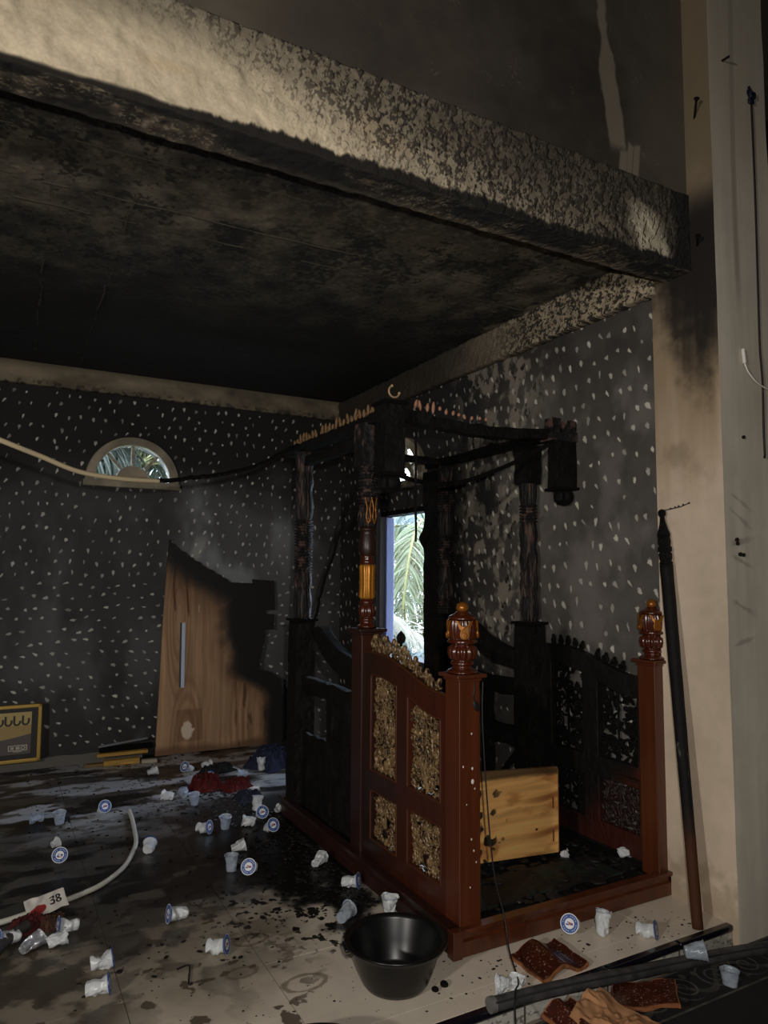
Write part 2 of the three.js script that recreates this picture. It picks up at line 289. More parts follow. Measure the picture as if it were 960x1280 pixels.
// right side panel: burnt black above and behind, red brown near the front foot
M.panelBurnt = std({ map: paint(512, 512, 2.1, 3.0, 0, 1.1, (s, y) => { const g = fbm(s * 9, y * 9, 431, 5); return mix3([60, 22, 12], mul3([15, 13, 12], 0.6 + g), sm(0.0, 0.4, (y - 0.34) * 1.6 + (s - 2.42) * 0.9 + (g - 0.5) * 0.5 + 0.22)); }), roughness: 0.55, bumpMap: charBump, bumpScale: 0.004 });
M.gold = std({ color: RGB(186, 124, 40), metalness: 0.45, roughness: 0.34 });
M.goldDark = std({ color: RGB(148, 92, 30), metalness: 0.45, roughness: 0.32 });
M.goldWorn = std({ map: (() => { const t = paint(256, 256, 0, 1, 0, 1, (x, y) => { const k = fbm(x * 26, y * 26, 441, 4); return mix3([166, 136, 94], [38, 24, 16], sm(0.44, 0.56, k)); }); t.wrapS = t.wrapT = THREE.RepeatWrapping; return t; })(), metalness: 0.25, roughness: 0.42 });
M.goldPale = std({ color: RGB(190, 160, 120), metalness: 0.2, roughness: 0.5 });
M.brownGloss = phys({ color: RGB(72, 28, 11), roughness: 0.26, clearcoat: 0.7, clearcoatRoughness: 0.2 });
M.black = std({ color: RGB(22, 20, 19), roughness: 0.55 });

// ================================================================ the shell
const ZB = -5.4, XR = 2.52, ZS = -1.84;
// floor: screed, tiles, step edge
const floor = struct('floor', bx(-1.8, XR + 0.1, -0.3, -0.0025, ZB - 0.15, ZS + 0.012), std({ color: RGB(70, 64, 56), roughness: 0.9 }));
{
  const xs = [], T = 0.445; for (let k = -4; k <= 4; k++) xs.push(0.85 + k * T);
  const zs = [ZS - 0.012]; for (let k = -1; k <= 7; k++) zs.push(-2.38 - k * T);
  zs.sort((a, b) => b - a); const cut = zs.filter((z) => z < ZS - 0.02 && z > ZB); cut.unshift(ZS - 0.012);
  const zz = [...new Set(cut.map((z) => +z.toFixed(4)))]; zz.push(ZB);
  for (let i = 0; i < xs.length; i++) for (let j = 0; j < zz.length - 1; j++) {
    const x1 = Math.min(xs[i] + T, XR); if (x1 - xs[i] < 0.02 || zz[j] - zz[j + 1] < 0.02) continue;
    const h = (hash(i, j, 7) - 0.5) * 0.0012, g = 0.0013;
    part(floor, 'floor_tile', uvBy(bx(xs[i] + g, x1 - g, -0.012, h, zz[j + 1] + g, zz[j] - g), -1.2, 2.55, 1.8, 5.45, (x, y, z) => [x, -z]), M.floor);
  }
  const navy = phys({ color: RGB(12, 13, 24), roughness: 0.3, clearcoat: 0.5 }), white = std({ map: paint(256, 64, 0, 1, 0, 0.25, (x, y) => mul3([196, 192, 182], 0.82 + 0.25 * fbm(x * 12, y * 12, 451, 4) - 0.35 * sm(0.62, 0.7, fbm(x * 22, y * 22, 453, 4)))), roughness: 0.4 });
  for (let k = 0; k < 11; k++) {
    const a = -1.3 + k * 0.35, b = Math.min(a + 0.348, 2.49); if (b <= a) break;
    part(floor, 'step_edge_tile', bx(a, b, -0.022, 0.002, ZS - 0.012, ZS + 0.02, 0.008), navy);
    part(floor, 'riser_tile', bx(a, b, -0.09, -0.023, ZS - 0.01, ZS + 0.012, 0.003), white);
  }
}
const lowFloor = struct('hall_floor', bx(-3.8, 5.1, -0.3, -0.075, ZS + 0.01, 3.4), std({ color: RGB(120, 112, 100), roughness: 0.5 }));
// back wall with the half-round window opening
function wallShape(x0, x1, y0, y1, holes) { const s = shapeOf([[x0, y0], [x1, y0], [x1, y1], [x0, y1]]); s.holes.push(...holes); return s; }
function halfRound(cx, y, r) { const p = new THREE.Path(); p.moveTo(cx - r, y); p.lineTo(cx + r, y); p.absarc(cx, y, r, 0, Math.PI, false); return p; }
const FB = [0.846, 1.91], FR = [4.354, 1.905];
struct('wall_back', uvBy(extrude(wallShape(-1.8, 2.67, -0.3, 2.85, [halfRound(FB[0], FB[1] + 0.03, 0.29)]), 0.15, 0, 24).translate(0, 0, ZB - 0.15), -0.8, 2.55, -0.1, 2.65, (x, y) => [x, y]), M.back);
struct('wall_right', uvBy(toSide(extrude(wallShape(2.05, 5.55, -0.3, 2.85, [halfRound(FR[0], FR[1] + 0.03, 0.28), pathOf([[3.98, 0.72], [4.66, 0.72], [4.66, 1.728], [3.98, 1.728]])]), 0.08, 0, 24), XR), 2.1, 5.45, -0.1, 2.65, (x, y, z) => [-z, y]), M.right);
struct('wall_left', bx(-1.95, -1.8, -0.3, 2.85, ZB - 0.15, -1.9), M.hallDark);
// low grey plinth at the foot of the back wall
struct('baseboard_back', warp(new THREE.BoxGeometry(2.75, 0.068, 0.05, 90, 3, 3).translate(-0.4, 0.034, ZB + 0.025), (x, y, z) => [x, y + (y > 0.05 ? 0.012 * (fbm(x * 9, 1, 5) - 0.6) : 0), z + (z > ZB + 0.03 ? 0.012 * (fbm(x * 12, y * 30, 7) - 0.5) : 0)]), std({ color: RGB(104, 101, 96), roughness: 0.95 }));
// ring beams and ceiling
const roughen = (g, k, f = 40) => warp(mergeVertices(g), (x, y, z) => [x + k * (noise3(x * f, y * f, z * f, 3) - 0.5), y + k * (noise3(x * f, y * f, z * f, 13) - 0.5), z + k * (noise3(x * f, y * f, z * f, 23) - 0.5)]);
const noUV = (g) => { g.deleteAttribute('uv'); g.deleteAttribute('normal'); return g; };
struct('trim_back', uvBy(roughen(noUV(new THREE.BoxGeometry(4.3, 0.165, 0.05, 400, 14, 3)), 0.012).translate(0.35, 2.665, ZB + 0.02), -1, 2.5, 2.58, 2.78, (x, y) => [x, y]), M.ringBack);
struct('trim_right', uvBy(roughen(noUV(new THREE.BoxGeometry(0.05, 0.19, 3.3, 3, 18, 330)), 0.016).translate(XR - 0.025, 2.63, -3.75), 2.1, 5.45, 2.5, 2.75, (x, y, z) => [-z, y]), M.ringRight);
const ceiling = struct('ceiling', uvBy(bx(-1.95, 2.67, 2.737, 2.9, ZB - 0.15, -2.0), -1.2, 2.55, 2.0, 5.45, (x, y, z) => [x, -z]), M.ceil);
{
  // mortar fins left by the formwork boards, broken along their run
  const r = rand(71);
  const fin = (pts) => { const g = []; for (let i = 0; i + 1 < pts.length; i++) { if (r() < 0.45) continue; const [a, b] = pts[i], [c, d] = pts[i + 1], w = 0.001 + 0.003 * r(), h = 0.001 + 0.004 * r(); const L = Math.hypot(c - a, d - b); g.push(new THREE.BoxGeometry(L, h * 2, w * 2).rotateY(-Math.atan2(d - b, c - a)).translate((a + c) / 2, 2.737, (b + d) / 2)); } return join(g); };
  const line = (x0, z0, x1, z1, n) => Array.from({ length: n + 1 }, (_, i) => [mix(x0, x1, i / n) + 0.012 * (r() - 0.5), mix(z0, z1, i / n) + 0.012 * (r() - 0.5)]);
  const fm = std({ color: RGB(70, 64, 54), roughness: 0.95 });
  for (const z of [-2.5, -2.83, -3.0]) part(ceiling, 'formwork_fin', fin(line(-1.2, z, 2.45, z + 0.05, 40)), fm);
  for (const x of [0.41, 0.12]) part(ceiling, 'formwork_fin', fin(line(x - 0.02, -2.1, x + 0.04, -5.35, 36)), fm);
}
// the beam over the niche, its face and underside one rough skin
struct('beam', uvBy(roughen(noUV(new THREE.BoxGeometry(4.3, 0.33, 0.14, 520, 40, 18)), 0.013, 36).translate(0.345, 2.567 + 0.165, -1.985), -1.2, 2.5, -0.15, 0.34, (x, y, z, a, b, c) => b < -0.55 ? [x, z + 1.915 > 0 ? -0.001 : z + 1.915] : [x, Math.max(0.001, y - 2.567)]), M.beam);
struct('beam_left', bx(-3.8, -1.8, 2.567, 2.9, -2.05, -1.915), M.hall);
struct('wall_above', uvBy(bx(-1.8, 2.5, 2.88, 4.85, -2.05, -1.925), -1.2, 2.5, 2.85, 4.7, (x, y) => [x, y]), M.upper);
struct('wall_hall_front', bx(-3.8, -1.8, -0.3, 4.85, -2.05, -1.92), M.hall);
// pillar at the right with wandering plaster edges
const pillar = struct('pillar', uvBy(warp(new THREE.BoxGeometry(0.37, 4.97, 0.32, 6, 150, 6).translate(0.185, 2.365, -0.16), (x, y, z) => [2.49 + x * (x > 0.3 ? 1 + 0.04 * (fbm(y * 4, z * 3, 5) - 0.5) : 1) + (x < 0.01 && z > -0.02 ? 0.004 * (fbm(y * 7, 1, 9) - 0.5) : 0), y, -1.80 + z]), -0.34, 0.40, -0.12, 4.7,
  (x, y, z, a, b, c) => a < -0.5 ? [z + 1.8, y] : [x - 2.49 + 0.001, y]), M.pillar);
{
  const nail = std({ color: RGB(28, 25, 23), roughness: 0.6, metalness: 0.5 });
  for (const [y, z, dx, dy, dz] of [[3.215, -1.885, -0.05, 0.04, 0.06], [2.665, -1.89, -0.05, 0.01, 0.05]]) {
    part(pillar, 'nail', join([rod([2.5, y, z], [2.49 + dx, y + dy, z + dz], 0.005), rod([2.49 + dx, y + dy, z + dz], [2.49 + dx - 0.003, y + dy + 0.003, z + dz + 0.004], 0.011)]), nail, 'bent rusty nail');
  }
  part(pillar, 'nail', rod([2.58, 3.46, -1.81], [2.565, 3.445, -1.76], 0.005), nail);
  const dark = std({ color: RGB(15, 13, 12), roughness: 0.95 });
  for (const [x, y, r] of [[2.555, 1.445, 0.009], [2.558, 1.43, 0.008], [2.572, 1.388, 0.009], [2.592, 1.386, 0.008], [2.745, 3.395, 0.006], [2.62, 1.86, 0.008]])
    part(pillar, 'anchor_hole', new THREE.CylinderGeometry(r, r * 0.8, 0.01, 10).rotateX(Math.PI / 2).translate(x, y, -1.7975), dark);
}
// the hall that the picture is taken from
struct('hall_ceiling', bx(-3.9, 5.1, 4.8, 4.95, -4.2, 3.4), M.hall);
struct('wall_hall_left', bx(-3.95, -3.8, -0.3, 4.9, -2.05, 3.4), M.hall);
struct('wall_hall_rear', bx(-3.95, 5.2, -0.3, 4.9, 3.4, 3.55), M.hall);
struct('wall_hall_right', bx(5.05, 5.2, -0.3, 4.9, -3.7, 3.4), M.hallDark);
struct('wall_hall_side', bx(2.67, 5.2, -0.3, 4.9, -3.7, -3.55), M.hallDark);
struct('wall_over_side', bx(2.5, 2.67, 2.85, 4.85, -3.7, -1.95), M.hallDark);
struct('hall_floor_side', bx(2.62, 5.1, -0.3, -0.075, -3.6, ZS + 0.01), M.hallDark);

// ---------------------------------------------------------------- windows
function windowGroup(name, pos) { const o = new THREE.Group(); o.name = name; o.position.set(...pos); o.userData = { kind: 'structure' }; scene.add(o); origin.set(o, V(...pos)); return o; }
function fanParts(cx, y, R) {                                          // in the plane of the wall, depth 0..
  const ring = new THREE.Shape(); ring.moveTo(cx - R, y - 0.0); ring.lineTo(cx + R, y); ring.lineTo(cx + R, y + 0.045); ring.absarc(cx, y + 0.045, R - 0.01, 0, Math.PI, false); ring.lineTo(cx - R, y + 0.045); ring.closePath();
  const r = R - 0.075; ring.holes.push(halfRound(cx, y + 0.052, r));
  const hub = new THREE.Shape(); hub.absarc(cx, y + 0.05, 0.118, 0, Math.PI, false); hub.lineTo(cx - 0.118, y + 0.05);
  const hubArch = new THREE.Shape(); hubArch.absarc(cx, y + 0.05, 0.15, 0, Math.PI, false); hubArch.lineTo(cx - 0.105, y + 0.05); hubArch.absarc(cx, y + 0.05, 0.105, Math.PI, 0, true); hubArch.closePath();
  const bars = []; for (const a of [0.27, 0.5, 0.73]) bars.push(new THREE.BoxGeometry(r - 0.13, 0.02, 0.02).translate((r + 0.13) / 2, 0, 0).rotateZ(a * Math.PI).translate(cx, y + 0.05, 0.02));
  const pane = new THREE.Shape(); pane.absarc(cx, y + 0.05, r + 0.01, 0, Math.PI, false); pane.lineTo(cx - r - 0.01, y + 0.05);
  return { ring: extrude(ring, 0.06, 0.006, 24), hub: extrude(hub, 0.03, 0.004, 20), hubArch: extrude(hubArch, 0.03, 0.003, 20), bars, pane: extrude(pane, 0.004, 0, 24) };
}
const frameMat = std({ map: paint(128, 128, 0, 1, 0, 1, (x, y) => mul3([168, 156, 134], 0.6 + 0.6 * fbm(x * 8, y * 8, 461, 4))), roughness: 0.8 });
frameMat.map.wrapS = frameMat.map.wrapT = THREE.RepeatWrapping;
const glass = phys({ color: 0xffffff, roughness: 0.05, transmission: 1, thickness: 0, ior: 1.5 });
{
  const w = windowGroup('window_2', [FB[0], FB[1], ZB]), f = fanParts(FB[0], FB[1], 0.335);
  part(w, 'frame', f.ring.translate(0, 0, ZB - 0.03), frameMat); part(w, 'hub', f.hub.translate(0, 0, ZB - 0.04), frameMat);
  for (const b of f.bars) part(w, 'glazing_bar', b.translate(0, 0, ZB - 0.05), frameMat);
  part(w, 'pane', f.pane.translate(0, 0, ZB - 0.045), glass);
}
{
  const w = windowGroup('window_3', [XR, FR[1], -FR[0]]), f = fanParts(FR[0], FR[1], 0.33);
  // drawn in (-z, y); the room side is at -x
  const put = (g, d) => g.translate(0, 0, d).rotateY(Math.PI / 2).translate(XR, 0, 0);
  part(w, 'frame', put(f.ring, -0.035), frameMat); part(w, 'hub', put(f.hubArch, 0.0), frameMat);
  for (const b of f.bars) part(w, 'glazing_bar', put(b, 0.0), frameMat);
  part(w, 'pane', put(f.pane, 0.02), glass);
}
{
  const w = windowGroup('window_1', [XR, 0.72, -4.32]);
  const blue = std({ color: RGB(150, 160, 205), roughness: 0.5 }), grey = std({ color: RGB(96, 94, 96), roughness: 0.8 });
  part(w, 'jamb', bx(XR + 0.02, XR + 0.085, 0.72, 1.72, -4.672, -4.635, 0.004), blue, 'pale blue painted jamb');
  part(w, 'architrave', bx(XR - 0.025, XR + 0.02, 0.68, 1.76, -4.715, -4.655, 0.006), grey);
  part(w, 'head', bx(XR - 0.02, XR + 0.085, 1.725, 1.76, -4.7, -3.95, 0.005), M.char, 'sooty window head');
  part(w, 'sill', bx(XR - 0.03, XR + 0.09, 0.69, 0.725, -4.7, -3.95, 0.005), grey);
  part(w, 'jamb', bx(XR, XR + 0.08, 0.72, 1.73, -3.995, -3.97, 0.004), M.char, 'charred jamb');
  // burnt remains of the shutter at the near side
  part(w, 'shutter', cubeUV(warp(new THREE.BoxGeometry(0.05, 1.35, 0.15, 3, 60, 8).translate(XR - 0.06, 1.29, -3.865), (x, y, z) => [x + 0.012 * (fbm(y * 14, z * 20, 5) - 0.5), y, z + (z < -3.9 ? -0.05 * (fbm(y * 9, 2, 15) - 0.45) - 0.05 * Math.exp(-(((y - 1.54) / 0.05) ** 2)) : 0.03 * (fbm(y * 10, 8, 19) - 0.5))])), M.char, 'charred rest of a shutter');
}

// ---------------------------------------------------------------- outside: ground and palms
struct('ground', bx(-6, 9, -0.9, -0.7, -14, -5.9), std({ color: RGB(96, 104, 70), roughness: 1 }));
struct('ground_side', bx(2.75, 9, -0.9, -0.7, -5.9, -3.8), std({ color: RGB(96, 104, 70), roughness: 1 }));
const leafMats = [[184, 178, 160], [132, 138, 104], [150, 164, 166], [196, 184, 164], [60, 66, 50]].map((c) => phys({ color: RGB(...c), roughness: 0.85, transmission: 0.3, thickness: 0 }));
const stalkMat = std({ color: RGB(132, 128, 78), roughness: 0.8 });
const barkMat = std({ color: RGB(96, 84, 66), roughness: 1 });
function leaflet(g, base, dir, len, w, droop, r) {
  const side = V(0, 1, 0).cross(dir); if (side.length() < 0.1) side.set(1, 0, 0); side.normalize().applyAxisAngle(dir, (r() - 0.5) * 2.2);
  const n = 6; let p = base.clone(), d = dir.clone(); const pos = g.pos;
  let prev = null;
  for (let i = 0; i <= n; i++) {
    const t = i / n, hw = w * (0.35 + 1.3 * t) * (1 - t * t) + 0.0006, a = p.clone().addScaledVector(side, hw), b = p.clone().addScaledVector(side, -hw);
    if (prev) pos.push(...prev[0].toArray(), ...prev[1].toArray(), ...a.toArray(), ...prev[1].toArray(), ...b.toArray(), ...a.toArray());
    prev = [a, b]; d.y -= droop / n; d.normalize(); p.addScaledVector(d, len / n);
  }
}
function palm(label, crown, fronds, seed) {
  const r = rand(seed), t = thing('palm_tree', label, 'palm tree', [crown[0], -0.7, crown[2]], 'palms outside the windows');
  part(t, 'trunk', rod([crown[0], -0.7, crown[2]], [crown[0], crown[1] - 0.05, crown[2]], 0.13, 0.1, 14), barkMat);
  for (const [yaw, rise, len, droop, m] of fronds) {
    const n = 26, pts = []; let p = V(...crown), d = V(Math.cos(yaw) * Math.cos(rise), Math.sin(rise), Math.sin(yaw) * Math.cos(rise));
    for (let i = 0; i <= n; i++) { pts.push(p.toArray()); d.y -= droop / n; d.normalize(); p = p.clone().addScaledVector(d, len / n); }
    const f = part(t, 'frond', tube(pts, 0.013, 30, 6), stalkMat);
    const curve = new THREE.CatmullRomCurve3(pts.map((q) => V(...q))), g = { pos: [] };
    for (let i = 0; i < 72; i++) {
      const s = 0.12 + 0.88 * i / 72, b = curve.getPoint(s), tan = curve.getTangent(s), side = V(0, 1, 0).cross(tan).normalize();
      for (const k of [-1, 1]) leaflet(g, b, side.clone().multiplyScalar(k).addScaledVector(tan, 0.7 + 0.3 * r()).add(V(0, 0.25 - 0.5 * r(), 0)).normalize(), 0.42 * Math.sin(Math.PI * (0.15 + 0.8 * s)) * (0.8 + 0.4 * r()) + 0.08, 0.016, 0.9 + 1.2 * r(), r);
    }
    const bg = new THREE.BufferGeometry(); bg.setAttribute('position', new THREE.Float32BufferAttribute(g.pos, 3)); bg.computeVertexNormals();
    part(f, 'leaflets', bg, leafMats[m]);
  }
}
const ring = (n, y0, r0, r1, len, dr, seed) => { const r = rand(seed); return Array.from({ length: n }, (_, i) => [y0 + i * 6.283 / n + 0.3 * r(), mix(r0, r1, r()), len * (0.85 + 0.3 * r()), dr * (0.8 + 0.4 * r()), Math.floor(r() * 4)]); };
palm('pale palm with drooping leaves filling the upper part of the open window behind the pulpit', [4.5, 1.75, -7.1], [...ring(13, 0.2, 0.5, 1.2, 2.0, 2.2, 11), [2.2, 0.5, 1.6, 2.0, 3], [2.6, 0.2, 1.5, 1.4, 0], [1.8, 0.2, 1.5, 1.6, 3]], 11);
palm('low palm with bluish stiff leaves low in the open window behind the pulpit', [3.75, 0.2, -6.3], [...ring(12, 0.1, 0.7, 1.25, 1.5, 1.3, 17), [3.6, 1.2, 1.6, 1.2, 2], [3.0, 1.0, 1.4, 1.0, 2]], 13);
palm('tall palm trunk and leaves farthest behind the open window of the pulpit niche', [5.3, 1.2, -8.4], ring(22, 0.0, -0.2, 1.4, 2.6, 1.4, 29), 19);
palm('dark palm crown seen through the half-round window in the back wall', [1.2, 2.35, -7.3], ring(20, 0.1, 0.2, 1.3, 1.45, 1.3, 31).map((q) => [...q.slice(0, 4), 4]), 23);
palm('broad palm crown high behind the other palms beyond the open window', [6.2, 2.6, -9.8], ring(20, 0.2, 0.0, 1.3, 2.6, 1.7, 41), 33);
palm('dark palm farther behind the half-round window in the back wall', [0.6, 2.5, -9.2], ring(22, 0.3, 0.0, 1.4, 2.0, 1.5, 37).map((q, i) => [...q.slice(0, 4), i % 4 ? 4 : 2]), 27);

// ================================================================ the burnt pulpit
const X0 = 1.45, X1 = 2.53, PB = [1.99, 0, -2.95];
const pulpit = thing('pulpit', 'carved wooden mosque pulpit with charred canopy and gilded carved side panels, half burnt', 'pulpit', PB);
// plinth: a moulded skirting round a blackened platform
const PRO = [[0, 0.004], [0.03, 0.004], [0.03, 0.052], [0.02, 0.058], [0.02, 0.074], [0.038, 0.082], [0.038, 0.096], [0, 0.096]];
part(pulpit, 'front_plinth', cubeUV(extrude(shapeOf(PRO), X1 - X0 + 0.07, 0).rotateY(-Math.PI / 2).translate(X1 + 0.035, 0, -2.13)), M.wood);
part(pulpit, 'side_plinth', cubeUV(extrude(shapeOf(PRO.map(([a, b]) => [-a, b]).reverse()), 1.7, 0).translate(X0 + 0.005, 0, -3.8)), M.woodSoot);
part(pulpit, 'side_plinth', cubeUV(extrude(shapeOf(PRO.map(([a, b]) => [a * 0.4, b])), 1.7, 0).translate(XR - 0.03, 0, -3.8)), M.char);
part(pulpit, 'corner_block', bx(1.413, 1.452, 0.004, 0.0965, -2.125, -2.0905, 0.003), M.wood);
part(pulpit, 'platform', cubeUV(warp(new THREE.BoxGeometry(1.06, 0.055, 1.66, 60, 1, 80).translate(1.985, 0.045, -2.96), (x, y, z) => [x, y + (y > 0.05 ? 0.014 * (fbm(x * 22, z * 22, 7) - 0.5) : 0), z])), M.char);
// green mat rest on the platform, melted
part(pulpit, 'mat', cubeUV(warp(new THREE.BoxGeometry(0.72, 0.008, 0.2, 60, 1, 20).translate(1.96, 0.083, -2.3), (x, y, z) => [x, y + 0.016 * (fbm(x * 16, z * 16, 17) - 0.4), z + 0.05 * (fbm(x * 8, 3, 19) - 0.5)])), std({ map: (() => { const t = paint(256, 256, 0, 1, 0, 1, (x, y) => mix3([20, 34, 25], [11, 10, 9], sm(0.42, 0.55, fbm(x * 9, y * 9, 471, 4)))); t.wrapS = t.wrapT = THREE.RepeatWrapping; return t; })(), roughness: 0.7 }), 'melted dark green mat');
// burnt step and seat inside
const lumpy = (g, k, s) => cubeUV(warp(g, (x, y, z) => [x + k * (noise3(x * 18, y * 18, z * 18, s) - 0.5), y + k * (noise3(x * 18, y * 18, z * 18, s + 3) - 0.5), z + k * (noise3(x * 18, y * 18, z * 18, s + 6) - 0.5)]));
part(pulpit, 'step', lumpy(new THREE.BoxGeometry(0.86, 0.14, 0.3, 30, 6, 12).translate(1.98, 0.135, -3.15), 0.02, 3), M.char);
part(pulpit, 'seat', lumpy(new THREE.BoxGeometry(0.84, 0.26, 0.42, 30, 10, 16).translate(1.98, 0.195, -3.52), 0.025, 5), M.char);

// ---- posts
function capGeo(x, z, y, w) { return join([bx(x - w, x + w, y, y + 0.012, z - w, z + w, 0.003), bx(x - w - 0.014, x + w + 0.014, y + 0.012, y + 0.026, z - w - 0.014, z + w + 0.014, 0.004)]); }
function fluted(profile, n, depth, seg = 48) {                         // a turned piece with carved flutes
  const g = lathe(profile, seg);
  return warp(g, (x, y, z) => { const a = Math.atan2(z, x), k = 1 - depth * (0.5 + 0.5 * Math.cos(a * n)) ** 2; return [x * k, y, z * k]; });
}
function finial(x, z, y, parent) {
  const put = (g) => g.translate(x, y, z);
  const f = part(parent, 'finial', put(lathe([[0.0, 0], [0.056, 0], [0.058, 0.006], [0.05, 0.012], [0.036, 0.018], [0.034, 0.026], [0.042, 0.03], [0.044, 0.036], [0.04, 0.04], [0.03, 0.044], [0.03, 0.1], [0.052, 0.106], [0.056, 0.112], [0.052, 0.118], [0.046, 0.122], [0.03, 0.126], [0.03, 0.2], [0.05, 0.188], [0.052, 0.196], [0.046, 0.204], [0.03, 0.21], [0.024, 0.216], [0.02, 0.22], [0, 0.22]], 32)), M.brownGloss);
  part(f, 'gadroon', put(fluted([[0.034, 0.044], [0.05, 0.052], [0.055, 0.072], [0.053, 0.09], [0.038, 0.1]], 14, 0.14, 84)), M.brownGloss);
  part(f, 'fluted_drum', put(fluted([[0.046, 0.122], [0.05, 0.13], [0.053, 0.15], [0.053, 0.175], [0.05, 0.188]], 22, 0.09, 110)), M.brownGloss);
  part(f, 'gilded_ball', put(lathe([[0, 0.216], [0.016, 0.218], [0.022, 0.226], [0.023, 0.236], [0.018, 0.246], [0.01, 0.252], [0, 0.254]], 20)), M.goldDark, 'gilded ball on top');
  // gilded leaf shields round the drum
  for (let k = 0; k < 4; k++) {
    const sh = new THREE.Shape(); sh.moveTo(0, -0.034); sh.bezierCurveTo(0.02, -0.034, 0.02, -0.012, 0.014, -0.002); sh.bezierCurveTo(0.024, 0.01, 0.024, 0.024, 0.034, 0.034); sh.lineTo(0.018, 0.03); sh.lineTo(0.01, 0.014); sh.lineTo(0, 0.012); sh.lineTo(-0.01, 0.014); sh.lineTo(-0.018, 0.03); sh.lineTo(-0.034, 0.034); sh.bezierCurveTo(-0.024, 0.024, -0.024, 0.01, -0.014, -0.002); sh.bezierCurveTo(-0.02, -0.012, -0.02, -0.034, 0, -0.034);
    const g = join([extrude(sh, 0.004, 0.0015, 6), new THREE.TorusGeometry(0.008, 0.0025, 6, 14).translate(0, -0.02, 0.006)]);
    const bent = warp(g, (px, py, pz) => { const a = px / 0.054, rr = 0.0525 + pz; return [rr * Math.sin(a), py + 0.156, rr * Math.cos(a)]; });
    part(f, 'gilded_shield', put(bent.rotateY(k * Math.PI / 2 - 0.45)), M.goldDark);
  }
}
function frontPost(x0, label) {
  const p = part(pulpit, 'front_post', cubeUV(bx(x0, x0 + 0.09, 0.05, 0.925, -2.205, -2.115, 0.004)), M.wood, label);
  part(p, 'post_cap', capGeo(x0 + 0.045, -2.16, 0.922, 0.05), M.wood);
  finial(x0 + 0.045, -2.16, 0.948, pulpit);
  return p;
}
const postA = frontPost(1.455, 'glossy red brown post with spatter'), postD = frontPost(2.44, 'red brown post, sooty on its inner side');
{
  const fleck = std({ color: RGB(220, 214, 205), roughness: 0.8 }), r = rand(5);
  const flecks = ([[0.055, 0.62, 0.004], [0.056, 0.575, 0.0065], [0.052, 0.74, 0.003], [0.016, 0.63, 0.003], [0.05, 0.38, 0.003], [0.03, 0.5, 0.002], [0.06, 0.34, 0.003], [0.07, 0.3, 0.0025], [0.044, 0.22, 0.0025], [0.065, 0.55, 0.0025]].map(([x, y, s]) => new THREE.SphereGeometry(s, 8, 6).scale(1, 1.4, 0.4).translate(1.455 + x, y, -2.1145)));
  for (const g of flecks) part(postA, 'paint_fleck', g, fleck);
  part(postA, 'melted_drip', join([tube([[1.515, 0.921, -2.112], [1.517, 0.9, -2.111], [1.514, 0.87, -2.112], [1.52, 0.85, -2.112]], 0.003, 10, 5), new THREE.SphereGeometry(0.016, 10, 8).scale(0.8, 1.3, 0.3).rotateZ(0.5).translate(1.526, 0.835, -2.112)]), M.black, 'black melted drip');
}
function polePost(x, z, h, box, kind) {                               // square lower post with cap, turned pole above
  const w = 0.05, lower = part(pulpit, 'rear_post', kind === 'brown' ? uvBy(bx(x - w, x + w, 0.05, h, z - w, z + w, 0.004), 2.1, 3.0, 0, 1.1, (a, b, c) => [-c - 0.25 + 0.05, b]) : lumpy(new THREE.BoxGeometry(2 * w + 0.012, h - 0.05, 2 * w + 0.012, 6, 60, 6).translate(x, (h + 0.05) / 2, z), 0.012, Math.round(x * 100)), kind === 'brown' ? M.panelLeft : M.char, kind === 'brown' ? 'red brown lower post' : 'charred lower post');
  part(lower, 'post_cap', capGeo(x, z, h, w + 0.006), kind === 'brown' ? M.woodSoot : M.char);
  return lower;
}
// charred pole: rings and burnt carving
function charPole(x, z, y0, y1, seed, r0 = 0.047) {
  const r = rand(seed), prof = []; let y = y0;
  while (y < y1) {
    const kind = r();
    if (kind < 0.6) for (let k = 0; k < 6 && y < y1; k++) { prof.push([r0 * 0.76, y], [r0 * 1.02, y + 0.003], [r0 * 1.02, y + 0.010], [r0 * 0.76, y + 0.013]); y += 0.0165; }
    else { const L = 0.08 + 0.09 * r(); for (let k = 0; k <= 8; k++) prof.push([r0 * (0.86 + 0.16 * Math.sin(Math.PI * k / 8)), Math.min(y + L * k / 8, y1)]); y += L + 0.004; }
  }
  prof.push([0.02, y1]); prof.unshift([0.02, y0]);
  const g = lathe(prof, 40);
  return warp(g, (px, py, pz) => { const k = 1 + 0.17 * (noise3(px * 90, py * 70, pz * 90, seed) - 0.5); return [x + px * k, py, z + pz * k]; });
}
const XL = 1.5, XRR = 2.45, ZF = -2.92, ZR = -3.7, YC = 1.98;
polePost(XL, ZF, 1.03, 0, 'brown'); polePost(XRR, ZF, 1.035, 0, 'char'); polePost(XL, ZR, 1.03, 0, 'char'); polePost(XRR, ZR, 1.04, 0, 'char');
part(pulpit, 'pole', charPole(XL, ZR, 1.055, YC, 31, 0.05), M.charCarved); part(pulpit, 'pole', charPole(XRR, ZR, 1.06, YC, 37, 0.052), M.charCarved); part(pulpit, 'pole', charPole(XRR, ZF, 1.06, YC, 41, 0.046), M.charCarved);
